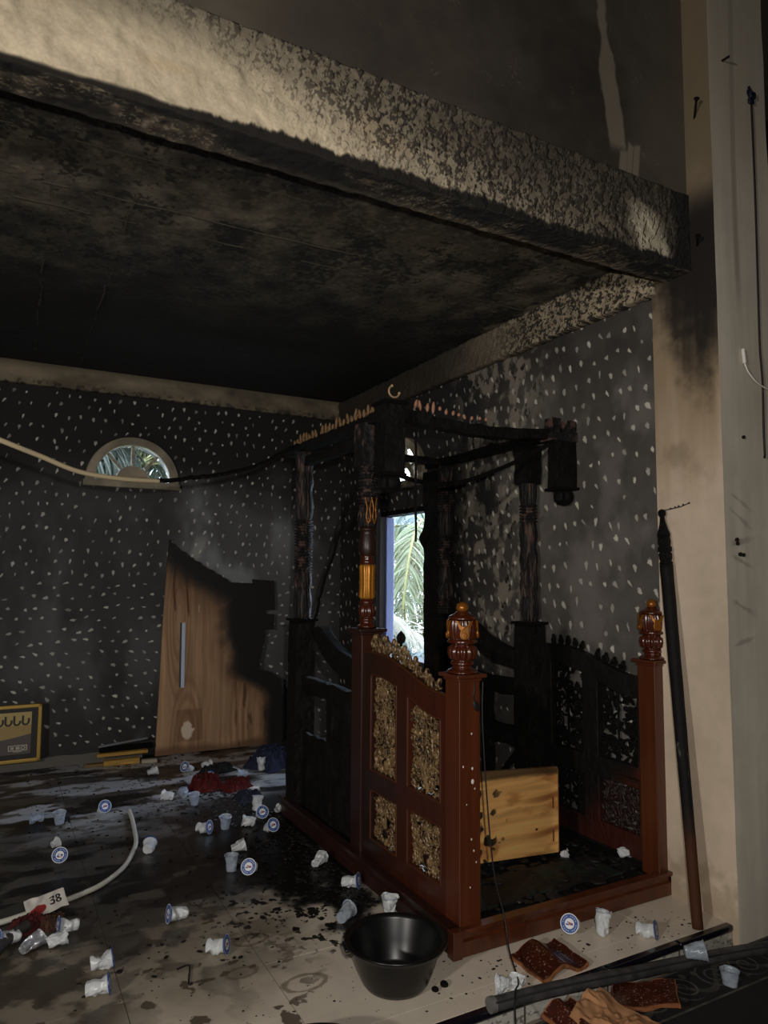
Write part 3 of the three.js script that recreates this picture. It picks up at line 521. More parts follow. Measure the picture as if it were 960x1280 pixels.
{
  const put = (g) => g.translate(XL, 0, ZF);
  const p = part(pulpit, 'pole', put(lathe([[0.0, 1.055], [0.042, 1.056], [0.044, 1.066], [0.034, 1.075], [0.03, 1.085], [0.036, 1.092], [0.034, 1.1], [0.026, 1.104], [0.026, 1.16], [0.036, 1.166], [0.034, 1.176], [0.03, 1.184], [0.026, 1.19], [0.026, 1.34], [0.036, 1.348], [0.034, 1.362], [0.028, 1.368], [0.034, 1.376], [0.03, 1.385]], 32)), M.brownGloss, 'turned pole, red brown below and charred above');
  part(p, 'gadroon', put(fluted([[0.028, 1.104], [0.036, 1.112], [0.039, 1.13], [0.036, 1.15], [0.028, 1.16]], 10, 0.2, 60)), M.brownGloss);
  part(p, 'gilded_sleeve', put(warp(fluted([[0.03, 1.188], [0.038, 1.196], [0.036, 1.24], [0.037, 1.3], [0.039, 1.336], [0.03, 1.345]], 9, 0.13, 72), (x, y, z) => { const k = 1 + 0.12 * (fbm(Math.atan2(z, x) * 4, y * 30, 3) - 0.5); return [x * k, y, z * k]; })), M.gold, 'bright gilded sleeve');
  part(p, 'turned_bulb', put(lathe([[0.03, 1.385], [0.038, 1.4], [0.041, 1.42], [0.04, 1.45], [0.034, 1.48], [0.03, 1.495], [0.04, 1.5], [0.041, 1.508], [0.032, 1.515]], 28)), M.woodSoot);
  part(p, 'charred_shaft', charPole(XL, ZF, 1.515, 1.8, 47, 0.045), M.charCarved);
  const g = [];
  for (const a of [0.1, 0.75]) for (const s of [-1, 1]) g.push(tube([[0, 1.53, 0.046], [s * 0.010, 1.56, 0.0465], [s * 0.006, 1.6, 0.0475], [s * 0.016, 1.65, 0.046]].map(([x, y, z]) => { const b = -0.5 + a + x / 0.046; return [z * Math.sin(b), y, z * Math.cos(b)]; }), 0.0035, 18, 5));
  g.push(new THREE.TorusGeometry(0.008, 0.003, 6, 14).translate(0, 1.545, 0.047).rotateY(-0.4));
  part(p, 'gilded_vine', put(join(g)), M.goldDark, 'last gilding left on the charred shaft');
  part(p, 'square_head', lumpy(new THREE.BoxGeometry(0.1, 0.2, 0.1, 8, 16, 8).translate(XL, 1.895, ZF), 0.006, 9), M.charCarved);
}
part(pulpit, 'square_head', lumpy(new THREE.BoxGeometry(0.1, 0.2, 0.1, 8, 16, 8).translate(XRR, 1.88, ZF), 0.012, 12), M.char);

M.scorched = std({ color: RGB(128, 100, 66), roughness: 0.7 });
M.scorched2 = std({ color: RGB(176, 128, 100), roughness: 0.7 });
M.goldPale2 = std({ color: RGB(84, 46, 24), metalness: 0.2, roughness: 0.4 });
M.panelBurntCarve = std({ color: RGB(34, 15, 10), roughness: 0.6 });
// ---- carved ornament
function scroll(cx, cy, r, a0, hand, turns, rad) {
  const pts = []; for (let i = 0; i <= 18; i++) { const t = i / 18, rr = r * (1 - 0.86 * t), a = a0 + hand * turns * 2 * Math.PI * t; pts.push([cx + rr * Math.cos(a), cy + rr * Math.sin(a), 0.004 * Math.sin(t * 3)]); }
  return tube(pts, rad, 30, 5);
}
const leafBlob = (x, y, a, l, w, d = 0.006) => new THREE.SphereGeometry(1, 7, 5).scale(l, w, d).rotateZ(a).translate(x, y, 0.003);
function carving(x0, x1, y0, y1, seed, top = () => y1, burnt = 0) {   // openwork of scrolls and leaves in the xy plane
  const r = rand(seed), g = [], w = x1 - x0, cx = (x0 + x1) / 2, cell = w / 2, n = Math.round((y1 - y0) / cell), ch = (y1 - y0) / n;
  g.push(tube([[cx, y0, 0], [cx + 0.004, (y0 + y1) / 2, 0], [cx, y1 - 0.01, 0]], 0.005, 20, 5));
  for (let j = 0; j < n; j++) for (const s of [-1, 1]) {
    const y = y0 + (j + 0.5) * ch, x = cx + s * cell * 0.5, lim = top(x) - 0.008; if (y > lim - 0.01 || r() < burnt) continue;
    const R = Math.min(cell, ch) * (0.44 + 0.06 * r()), up = (j & 1) ? 1 : -1;
    g.push(scroll(x, y, R, s > 0 ? Math.PI : 0, s * up, 1.3 + 0.3 * r(), 0.0055 + 0.002 * r()));
    g.push(scroll(x + s * R * 0.2, y + up * ch * 0.45, R * 0.5, s > 0 ? Math.PI : 0, -s * up, 1.0, 0.0045));
    for (let q = 0; q < 15; q++) { const a = r() * 6.28, d = R * (0.5 + 0.6 * r()), lx = x + d * Math.cos(a), ly = y + d * Math.sin(a); if (lx < x0 + 0.008 || lx > x1 - 0.008 || ly < y0 + 0.006 || ly > Math.min(y1 - 0.006, top(lx) - 0.008)) continue; g.push(leafBlob(lx, ly, a + 1.2 * (r() - 0.5), 0.013 + 0.009 * r(), 0.0055 + 0.0035 * r(), 0.009)); }
    g.push(new THREE.SphereGeometry(0.008, 8, 6).translate(x, y, 0.004));
  }
  for (let q = 0; q < 2600 * w * (y1 - y0); q++) { const lx = x0 + 0.004 + (w - 0.008) * r(), ly = y0 + 0.006 + (y1 - y0 - 0.012) * r(); if (ly > top(lx) - 0.008 || r() < burnt * 5) continue; const k = 0.7 + 0.6 * r(); g.push(r() < 0.3 ? scroll(lx, ly, Math.min(0.016 * k, lx - x0 + 0.004, x1 - lx + 0.004), r() * 6, r() < 0.5 ? 1 : -1, 1.1, 0.0038) : leafBlob(lx, ly, r() * 6.3, 0.017 * k, 0.0062 * k, 0.01)); }
  // urn at the foot
  if (!burnt) g.push(lathe([[0.012, 0], [0.026, 0.004], [0.012, 0.012], [0.03, 0.03], [0.034, 0.045], [0.02, 0.058], [0.028, 0.064]], 14).scale(1, 1, 0.35).translate(cx, y0 + 0.004, 0.002));
  return join(g);
}
// curve of the side panels' top edge over s = -z
const topPts = [[2.2, 0.862], [2.286, 0.863], [2.36, 0.876], [2.43, 0.896], [2.526, 0.924], [2.61, 0.945], [2.69, 0.957], [2.78, 0.958], [2.875, 0.955]];
const topCurve = new THREE.SplineCurve(topPts.map(([s, y]) => new THREE.Vector2(s, y)));
const topAt = (s) => { let k = 0; while (k < topPts.length - 2 && topPts[k + 1][0] < s) k++; const [a, b] = topPts[k], [c, d] = topPts[k + 1]; return b + (d - b) * (s - a) / (c - a); };
const cells = [[2.575, 2.79, 0.467, 0.865], [2.248, 2.478, 0.475, 0.82], [2.57, 2.788, 0.182, 0.375], [2.245, 2.477, 0.188, 0.385]];
const cellTop = (c) => (s) => c[3] > 0.5 ? topAt(s) - 0.095 : c[3];
const cellPath = (c, k = 0) => { const p = [[c[0] - k, c[2] - k], [c[1] + k, c[2] - k]]; for (let i = 0; i <= 8; i++) { const s = c[1] + (c[0] - c[1]) * i / 8; p.push([s + (i === 0 ? k : i === 8 ? -k : 0), cellTop(c)(s) + k]); } return p; };
function sidePanel(x, mat, burnt) {
  const s = shapeOf([[2.2, 0.09], [2.875, 0.09], ...topCurve.getPoints(40).reverse().map((p) => [p.x, p.y])]);
  for (const c of cells) s.holes.push(pathOf(cellPath(c)));
  const g = toSide(extrude(s, 0.034, 0.003), x);
  const p = part(pulpit, 'side_panel', uvBy(g, 2.1, 3.0, 0, 1.1, (a, b, c) => [-c, b]), mat, burnt ? 'charred side panel with burnt openwork' : 'red brown side panel with four gilded carvings');
  cells.forEach((c, i) => {
    const cv = carving(c[0], c[1], c[2], c[3], 60 + i + (burnt ? 20 : 0), cellTop(c), burnt ? 0.12 : 0);
    part(p, 'carving', cubeUV(toSide(cv.scale(1, 1, burnt ? 1 : 1.3), x + (burnt ? 0.015 : 0.014))), burnt ? (i === 3 ? M.panelBurntCarve : M.char) : M.goldWorn, burnt ? 'charred openwork' : 'gilded scroll carving');
    if (!burnt) { const path = cellPath(c, 0.004); path.push(path[0]); const cp = new THREE.CurvePath(); for (let k = 0; k + 1 < path.length; k++) cp.add(new THREE.LineCurve3(V(-0.002, path[k][1], -path[k][0]), V(-0.002, path[k + 1][1], -path[k + 1][0]))); part(p, 'moulding', new THREE.TubeGeometry(cp, 120, 0.0045, 6, false).translate(x, 0, 0), M.goldPale2); }
  });
  return p;
}
sidePanel(1.462, M.panelLeft, false); sidePanel(2.478, M.panelBurnt, true);
{
  // rounded bead under the crest and the carved crest itself
  const bead = (x) => new THREE.TubeGeometry(new THREE.CatmullRomCurve3(topCurve.getPoints(30).map((p) => V(x, p.y + 0.002, -p.x))), 60, 0.006, 6);
  part(pulpit, 'top_bead', join([bead(1.462)]), M.goldPale2);
  const g = [], r = rand(91);
  for (let i = 0; i < 13; i++) {
    const s = 2.30 + i * 0.043, y = topAt(s) + 0.004, h = 0.03 + 0.035 * sm(2.28, 2.6, s), hand = i & 1 ? 1 : -1;
    g.push(scroll(s, y + h * 0.5, h * 0.52, hand > 0 ? -1.6 : 4.6, hand, 1.35, 0.0055));
    g.push(leafBlob(s + 0.014 * hand, y + h * 0.95, 1.2 + r(), 0.018, 0.008, 0.008), leafBlob(s - 0.012, y + 0.008, r() * 3, 0.02, 0.007, 0.008));
  }
  const crest = part(pulpit, 'crest', cubeUV(toSide(join(g).scale(1, 1, 1.5), 1.478)), M.goldWorn, 'gilded carved crest along the sloping top edge');
  part(crest, 'bud', cubeUV(lathe([[0, 0], [0.006, 0.002], [0.006, 0.012], [0.016, 0.02], [0.02, 0.036], [0.015, 0.05], [0.006, 0.06], [0, 0.066]], 16).translate(1.478, 1.004, -2.567)), M.char, 'blackened bud');
  const g2 = [];
  for (let i = 0; i < 10; i++) { const s = 2.34 + i * 0.05, y = topAt(s) + 0.004; if (i === 4) continue; g2.push(scroll(s, y + 0.016, 0.018, r() * 6, i & 1 ? 1 : -1, 1.2, 0.0065), leafBlob(s, y + 0.03, 1 + r(), 0.018, 0.01, 0.009)); }
  part(pulpit, 'crest', cubeUV(toSide(join(g2), 2.495)), M.char, 'burnt crest of the far side panel');
  part(pulpit, 'ledge', bx(2.46, 2.50, 0.415, 0.425, -2.36, -2.2, 0.003), M.woodSoot);
}
// ---- arm boards and burnt rails between the rear and front posts
function armBoard(x) {
  const s = new THREE.Shape(); s.moveTo(2.96, 0.905); s.bezierCurveTo(3.1, 0.905, 3.24, 0.94, 3.36, 1.012); s.bezierCurveTo(3.42, 1.045, 3.5, 1.03, 3.49, 0.985); s.bezierCurveTo(3.46, 0.935, 3.34, 0.86, 3.2, 0.82); s.lineTo(2.96, 0.80); s.closePath();
  return cubeUV(toSide(extrude(s, 0.04, 0.004, 12), x));
}
part(pulpit, 'arm_board', armBoard(XL - 0.02), M.char); part(pulpit, 'arm_board', armBoard(XRR - 0.02), M.char);
const burntBar = (x0, x1, y0, y1, z0, z1, seed, k = 0.022) => lumpy(new THREE.BoxGeometry(x1 - x0, y1 - y0, z1 - z0, Math.max(3, Math.round((x1 - x0) / 0.018)), Math.max(3, Math.round((y1 - y0) / 0.018)), Math.max(3, Math.round((z1 - z0) / 0.018))).translate((x0 + x1) / 2, (y0 + y1) / 2, (z0 + z1) / 2), k, seed);
for (const x of [XL, XRR]) {
  part(pulpit, 'side_rail', burntBar(x - 0.02, x + 0.02, 0.67, 0.75, -3.66, -2.95, 21 + x * 10), M.char);
  part(pulpit, 'side_rail', burntBar(x - 0.02, x + 0.02, 0.41, 0.5, -3.3, -2.95, 25 + x * 10), M.char);
  part(pulpit, 'stile', burntBar(x - 0.02, x + 0.02, 0.08, 0.74, -3.31, -3.25, 29 + x * 10, 0.03), M.char);
}
part(pulpit, 'burnt_panel', burntBar(XL - 0.012, XL + 0.012, 0.08, 0.46, -3.66, -2.96, 33, 0.04), M.char, 'burnt remains of the rear side panel');
part(pulpit, 'burnt_panel', burntBar(XL - 0.012, XL + 0.012, 0.4, 0.7, -3.27, -2.96, 36, 0.05), M.char);
part(pulpit, 'brace', rod([XRR, 0.42, -2.98], [XRR, 0.2, -3.2], 0.02, 0.014), M.char);

// ---- canopy: sagging burnt rails, corner pendants, scorched crest
const CF = -2.70;
part(pulpit, 'canopy_rail', burntBar(XL - 0.03, XL + 0.03, 1.985, 2.03, -3.95, CF, 41, 0.02), M.char);
part(pulpit, 'canopy_rail', burntBar(XL - 0.02, XL + 0.02, 1.9, 1.95, -3.72, ZF, 42, 0.02), M.char);
part(pulpit, 'canopy_rail', burntBar(XRR - 0.03, XRR + 0.03, 1.985, 2.03, -3.9, CF, 43, 0.02), M.char);
part(pulpit, 'canopy_rail', cubeUV(warp(burntBar(XL, XRR, 1.985, 2.035, CF - 0.03, CF + 0.03, 44, 0.022), (x, y, z) => { const t = (x - XL) / (XRR - XL); return [x, y - 0.035 * Math.sin(Math.PI * t) + 0.0 * t, z]; })), M.char);
part(pulpit, 'canopy_rail', burntBar(XL, XRR, 1.98, 2.02, ZR - 0.02, ZR + 0.02, 45, 0.02), M.char);
function pendant(x, z, broken) {
  const w = broken ? 0.062 : 0.05, y0 = 1.735, y1 = broken ? 1.965 : 2.035;
  const p = part(pulpit, 'pendant', broken ? burntBar(x - w * 0.85, x + w * 0.85, y0, y1, z - w * 0.8, z + w * 0.8, 51, 0.018) : cubeUV(bx(x - w, x + w, y0, y1, z - w, z + w, 0.005)), M.char, 'charred hanging corner pendant');
  part(p, 'pendant_collar', bx(x - w * 0.95 - 0.008, x + w * 0.95 + 0.008, y0 - 0.014, y0, z - w - 0.004, z + w + 0.004, 0.004), M.char);
  part(p, 'pendant_knob', cubeUV(lathe([[0, -0.075], [0.03, -0.07], [0.046, -0.052], [0.05, -0.03], [0.046, -0.012], [0.036, 0]], 22).translate(x, y0 - 0.013, z)), M.char);
  if (!broken) part(p, 'pendant_cap', join([bx(x - w - 0.012, x + w + 0.012, y1, y1 + 0.014, z - w - 0.012, z + w + 0.012, 0.004)]), M.char);
  else part(p, 'pendant_cap', join([burntBar(x - 0.02, x + 0.07, y1 + 0.03, y1 + 0.1, z - 0.03, z + 0.05, 53, 0.02), burntBar(x - 0.09, x - 0.035, y1 + 0.03, y1 + 0.115, z - 0.03, z + 0.03, 54, 0.02), burntBar(x - 0.1, x + 0.07, y1, y1 + 0.04, z - 0.05, z + 0.06, 55, 0.02)]), M.charCarved);
  return p;
}
const pend = pendant(1.482, CF + 0.02, false); pendant(2.475, CF + 0.02, true);
{
  const cr = []; for (let i = 0; i <= 22; i++) { const a = 2.0 + 4.1 * i / 22; cr.push([1.485 + 0.026 * Math.cos(a), 2.092 + 0.026 * Math.sin(a), CF + 0.05]); }
  part(pend, 'crescent', join([tube(cr, 0.0045, 40, 6), new THREE.SphereGeometry(0.007, 8, 6).translate(cr[0][0], cr[0][1], CF + 0.05), new THREE.SphereGeometry(0.007, 8, 6).translate(cr[22][0], cr[22][1], CF + 0.05)]), M.goldPale, 'pale crescent ornament');
  const r = rand(97), g = [], h = [];
  for (let i = 0; i < 26; i++) { const s = 2.76 + i * 0.044; if (r() < 0.15) continue; g.push(leafBlob(s, 2.045 + 0.02 * r(), 1.1 + 0.9 * r(), 0.028 * (0.6 + 0.6 * r()), 0.008, 0.008), scroll(s, 2.045, 0.016, r() * 6, 1, 1, 0.0045)); }
  part(pulpit, 'canopy_crest', cubeUV(toSide(join(g), XL - 0.02)), M.scorched, 'scorched carved crest of the canopy');
  for (let i = 0; i < 12; i++) { const x = 1.6 + i * 0.035 + 0.02 * r(); h.push(leafBlob(x, 2.05 + 0.015 * r() - 0.03 * (i / 12), 1.2 + 0.8 * r(), (i < 4 ? 0.03 : 0.013) * (0.6 + 0.6 * r()), 0.008, 0.008)); }
  part(pulpit, 'canopy_crest', cubeUV(join(h).translate(0, 0, CF + 0.01)), M.scorched2);
}

// ================================================================ things lying and leaning about
// ---- burnt plywood board against the back wall
{
  const out = [[1.120, 1.540], [1.168, 1.494], [1.276, 1.413], [1.385, 1.344], [1.490, 1.285], [1.584, 1.225], [1.760, 1.218], [1.759, 1.249], [1.935, 1.237], [1.940, 1.013], [1.868, 1.008], [1.869, 0.984], [1.934, 0.976], [1.930, 0.859], [1.852, 0.855], [1.866, 0.806], [1.830, 0.679], [1.814, 0.559], [1.918, 0.528], [1.997, 0.475], [2.030, 0.167], [2.014, 0.0], [1.053, 0.0], [1.068, 0.393], [1.087, 0.988], [1.108, 1.393]];
  // ragged burnt edge: the charred run is broken up finely
  const pts = []; const r = rand(3);
  for (let i = 0; i < out.length; i++) { const a = out[i], b = out[(i + 1) % out.length], burnt = i < 5 || (i >= 13 && i < 20), n = burnt ? Math.max(1, Math.round(Math.hypot(b[0] - a[0], b[1] - a[1]) / 0.018)) : 1; for (let k = 0; k < n; k++) pts.push([mix(a[0], b[0], k / n) + (burnt && k ? 0.012 * (r() - 0.5) : 0), mix(a[1], b[1], k / n) + (burnt && k ? 0.014 * (r() - 0.5) : 0)]); }
  const lean = (g) => warp(g, (x, y, z) => [x, y + 0.006, z - 0.07 * y / 1.54]);
  const skin = paint(768, 1024, 1.0, 2.05, 0, 1.56, (x, y) => {
    const n = fbm(x * 5, y * 4, 501, 4), grain = fbm(x * 42 + 4 * fbm(x * 3, y * 1.6, 503, 3), y * 1.6, 505, 4);
    let c = mul3([184, 146, 110], 0.74 + 0.42 * grain + 0.14 * (n - 0.5));
    // flame figure of the veneer
    for (const [cx, cy, w, h] of [[1.78, 0.2, 0.2, 0.62], [1.2, 0.95, 0.09, 0.6], [1.27, 0.1, 0.12, 0.45]]) { const d = Math.hypot((x - cx) / w, (y - cy) / h); c = mix3(c, [118, 80, 50], (0.5 + 0.5 * Math.sin(d * 26 + 4 * n)) * sm(1.25, 0.85, d) * sm(0.1, 0.4, d) * 0.35); }
    c = mix3(c, [92, 56, 30], sm(0.012, 0.004, Math.abs(x - 1.17 - 0.012 * Math.sin(y * 9))) * sm(1.0, 1.05, y) * 0.8 + sm(0.012, 0.004, Math.abs(x - 1.265 - 0.012 * Math.sin(y * 8 + 1))) * sm(0.96, 1.02, y) * 0.8);
    c = mix3(c, [98, 68, 46], sm(0.08, 0.02, y + (n - 0.5) * 0.06) * 0.7);
    c = mix3(c, [100, 68, 46], (sm(0.10, 0.085, Math.abs(x - 1.29)) * sm(0.12, 0.105, Math.abs(y - 0.20))) * 0.35);
    c = mix3(c, [226, 208, 184], sm(0.05, 0.036, Math.hypot(x - 1.275, (y - 0.165) * 0.62) + 0.05 * (fbm(x * 30, y * 30, 507, 3) - 0.5)));
    c = mix3(c, [210, 196, 170], sm(0.006, 0.003, Math.abs(x - 1.345)) * sm(0.03, 0.025, Math.abs(y - 1.035)) + sm(0.009, 0.005, Math.hypot(x - 1.58, y - 0.925)));
    // scorching creeps in from the burnt upper right
    const d = Math.max(0, y - (1.54 - (x - 1.12) * 0.62)) + 0.0;
    const burn = Math.max(sm(1.60, 1.74, x + (n - 0.5) * 0.2 + 0.12 * sm(0.3, 0.9, y) - 0.22 * sm(0.6, 0.3, y)), sm(-0.26, -0.06, y - (1.54 - (x - 1.12) * 0.72) + (n - 0.5) * 0.12));
    const tan = Math.max(sm(1.36, 1.7, x + (n - 0.5) * 0.3 - 0.3 * sm(0.6, 0.3, y)), sm(-0.52, -0.12, y - (1.54 - (x - 1.12) * 0.62) + (n - 0.5) * 0.2));
    c = mix3(c, [74, 46, 28], tan * 0.5);
    c = mix3(c, [70, 46, 30], sm(0.62, 0.7, fbm(x * 30, y * 5, 511, 4)) * sm(1.55, 1.7, x) * 0.6);
    return mix3(c, [14, 12, 11], burn * 0.97 + d * 0);
  });
  const t = thing('plywood_board', 'large leaning plywood board with burnt ragged upper right edge against the spotted back wall', 'board', [1.53, 0.0, ZB + 0.1]);
  part(t, 'panel', uvBy(lean(extrude(shapeOf(pts), 0.02, 0).translate(0, 0, ZB + 0.075)), 1.0, 2.05, 0, 1.56, (x, y) => [x, y]), std({ map: skin, roughness: 0.65 }));
  part(t, 'slot_trim', lean(bx(1.208, 1.222, 0.465, 0.93, ZB + 0.09, ZB + 0.099, 0.003)), std({ color: RGB(70, 66, 70), roughness: 0.5 }));
  part(t, 'slot_strip', lean(bx(1.221, 1.247, 0.462, 0.93, ZB + 0.09, ZB + 0.102, 0.004)), std({ color: RGB(205, 218, 240), roughness: 0.35 }), 'pale bluish vertical strip');
}
// ---- framed print on the floor at the left
{
  const t = thing('framed_picture', 'gold framed picture standing on the floor at the far left against the wall', 'picture', [-0.09, 0.05, ZB + 0.1]);
  const x0 = -0.5, x1 = 0.318, y0 = 0.062, y1 = 0.432, gold = std({ color: RGB(170, 140, 70), metalness: 0.6, roughness: 0.4 });
  const lean = (g) => warp(g, (x, y, z) => [x, y - 0.012 * 0, z - 0.05 * (y - 0.06)]);
  const zf = ZB + 0.085;
  part(t, 'frame_bar', lean(bx(x0, x1, y1 - 0.026, y1, zf, zf + 0.022, 0.006)), gold); part(t, 'frame_bar', lean(bx(x0, x1, y0, y0 + 0.026, zf, zf + 0.022, 0.006)), gold);
  part(t, 'frame_bar', lean(bx(x0, x0 + 0.026, y0, y1, zf, zf + 0.022, 0.006)), gold); part(t, 'frame_bar', lean(bx(x1 - 0.026, x1, y0, y1, zf, zf + 0.022, 0.006)), gold);
  part(t, 'mat', lean(bx(x0 + 0.02, x1 - 0.02, y0 + 0.02, y1 - 0.02, zf + 0.004, zf + 0.008)), std({ color: RGB(18, 16, 15), roughness: 0.5 }));
  const W = 512, H = 224, cv = document.createElement('canvas'); cv.width = W; cv.height = H; const k = cv.getContext('2d');
  k.fillStyle = 'rgb(168,142,84)'; k.fillRect(0, 0, W, H);
  k.fillStyle = 'rgb(190,166,104)'; k.fillRect(0, 0, W, 70);
  k.fillStyle = 'rgb(86,78,74)'; k.beginPath(); k.moveTo(0, 150); k.bezierCurveTo(160, 165, 330, 165, 512, 118); k.lineTo(512, 224); k.lineTo(0, 224); k.fill();
  k.strokeStyle = 'rgb(30,24,16)'; k.lineWidth = 9;                   // flowing dark pen strokes, illegible in the photograph
  for (let i = 0; i < 13; i++) { const x = 30 + i * 37; k.beginPath(); k.moveTo(x, 18); k.lineTo(x, 58); k.bezierCurveTo(x + 4, 72, x + 24, 72, x + 26, 50); k.lineTo(x + 26, 34 + (i % 3) * 6); k.stroke(); }
  k.fillStyle = 'rgb(70,60,44)'; k.beginPath(); k.ellipse(250, 92, 60, 14, 0, 0, 7); k.fill();
  k.strokeStyle = 'rgb(196,188,172)'; k.lineWidth = 4;
  for (const x of [300, 418]) { k.strokeRect(x, 178, 78, 26); k.fillStyle = 'rgb(180,172,156)'; k.fillRect(x + 8, 184, 14, 14); k.fillRect(x + 30, 184, 18, 14); k.beginPath(); k.arc(x + 62, 191, 8, 0, 7); k.stroke(); k.fillRect(x + 20, 208, 36, 4); }
  const map = new THREE.CanvasTexture(cv); map.colorSpace = THREE.SRGBColorSpace;
  part(t, 'print', uvBy(lean(bx(x0 + 0.06, x1 - 0.062, y0 + 0.055, y1 - 0.05, zf + 0.007, zf + 0.01)), x0 + 0.06, x1 - 0.062, y0 + 0.055, y1 - 0.05, (x, y) => [x, y]), std({ map, roughness: 0.5 }));
}
// ---- loose wooden slats on the floor by the board
{
  const yel = (seed) => std({ map: paint(128, 64, 0, 1, 0, 1, (x, y) => mul3([206, 160, 70], 0.6 + 0.5 * fbm(x * 3, y * 12, seed, 4))), roughness: 0.6 });
  const slat = (name, label, a, b, w, h, mat) => { const L = Math.hypot(b[0] - a[0], b[2] - a[2]), g = new RoundedBoxGeometry(L, h, w, 2, 0.003).rotateZ(Math.asin((b[1] - a[1]) / L)).rotateY(-Math.atan2(b[2] - a[2], b[0] - a[0])).translate((a[0] + b[0]) / 2, (a[1] + b[1]) / 2, (a[2] + b[2]) / 2); return solo(name, label, 'slat', g, mat, 'loose slats by the board'); };
  slat('wooden_slat', 'yellow wooden slat lying on top of another, left of the leaning plywood board', [0.66, 0.066, -5.26], [0.99, 0.066, -5.25], 0.045, 0.022, yel(1));
  slat('wooden_slat', 'yellow wooden slat lowest on the floor, under the other slats', [0.70, 0.02, -5.22], [0.93, 0.02, -5.21], 0.05, 0.036, yel(2));
  slat('wooden_slat', 'short brown slat end lying flat, leftmost of the slats', [0.58, 0.011, -5.24], [0.71, 0.011, -5.235], 0.05, 0.02, std({ color: RGB(120, 96, 58), roughness: 0.7 }));
  slat('wooden_slat', 'thin grey slat leaning across the top of the yellow slats', [0.67, 0.115, -5.29], [1.0, 0.14, -5.31], 0.02, 0.014, std({ color: RGB(120, 122, 128), roughness: 0.6 }));
  slat('wooden_slat', 'charred black slat under the thin grey slat', [0.68, 0.09, -5.295], [1.03, 0.095, -5.295], 0.06, 0.026, M.char);
  slat('wooden_slat', 'pale short slat rightmost at the corner of the plywood board', [0.94, 0.014, -5.18], [1.04, 0.014, -5.17], 0.04, 0.024, std({ color: RGB(170, 160, 140), roughness: 0.7 }));
}
// ---- light plywood panel inside the pulpit
{
  const t = thing('plywood_sheet', 'clean light plywood panel with two hinge slots standing inside the pulpit', 'panel', [2.02, 0.09, -2.48]);
  const skin = paint(512, 512, 1.76, 2.24, 0.06, 0.46, (x, y) => {
    const w = y + 0.05 * fbm(x * 4, y * 3, 521, 3), g = fbm(x * 3, w * 60, 523, 4), n = fbm(x * 6, y * 14, 525, 4);
    let c = mul3([246, 188, 114], 0.82 + 0.36 * g); c = mix3(c, [176, 112, 58], sm(0.55, 0.72, n) * 0.6);
    for (const [yy] of [[0.195], [0.34]]) c = mix3(c, [150, 90, 46], sm(0.022, 0.004, Math.abs(y - yy - 0.01 * Math.sin(x * 14) + (2.2 - x) * 0.03)) * sm(2.0, 2.2, x) * 0.75);
    for (const [a, b] of [[0.33, 0.28], [0.19, 0.14]]) c = mix3(c, [118, 66, 34], sm(0.006, 0.003, Math.abs(x - 2.205)) * sm(a + 0.002, a - 0.002, y) * sm(b - 0.002, b + 0.002, y) * 0.9);
    const soot = sm(0.62, 0.7, fbm(x * 26, y * 26, 527, 4)) * sm(2.0, 1.86, x + 0.1 * Math.abs(y - 0.2)); c = mix3(c, [24, 22, 20], soot * 0.85);
    c = mix3(c, [60, 40, 24], sm(0.009, 0.005, Math.hypot(x - 2.11, (y - 0.205) * 1.5)));
    return mix3(c, [20, 16, 12], sm(0.425, 0.445, y + 0.03 * (n - 0.5)) * 0.6);
  });
  part(t, 'panel', uvBy(warp(bx(1.76, 2.235, 0.088, 0.455, -2.5, -2.482, 0.003), (x, y, z) => [x, y + (2.235 - x) * 0.065, z]), 1.76, 2.24, 0.06, 0.46, (x, y) => [x, y]), std({ map: skin, roughness: 0.55 }));
  part(t, 'edge_batten', bx(2.232, 2.24, 0.09, 0.445, -2.5, -2.484, 0.002), std({ color: RGB(150, 104, 58), roughness: 0.6 }));
}
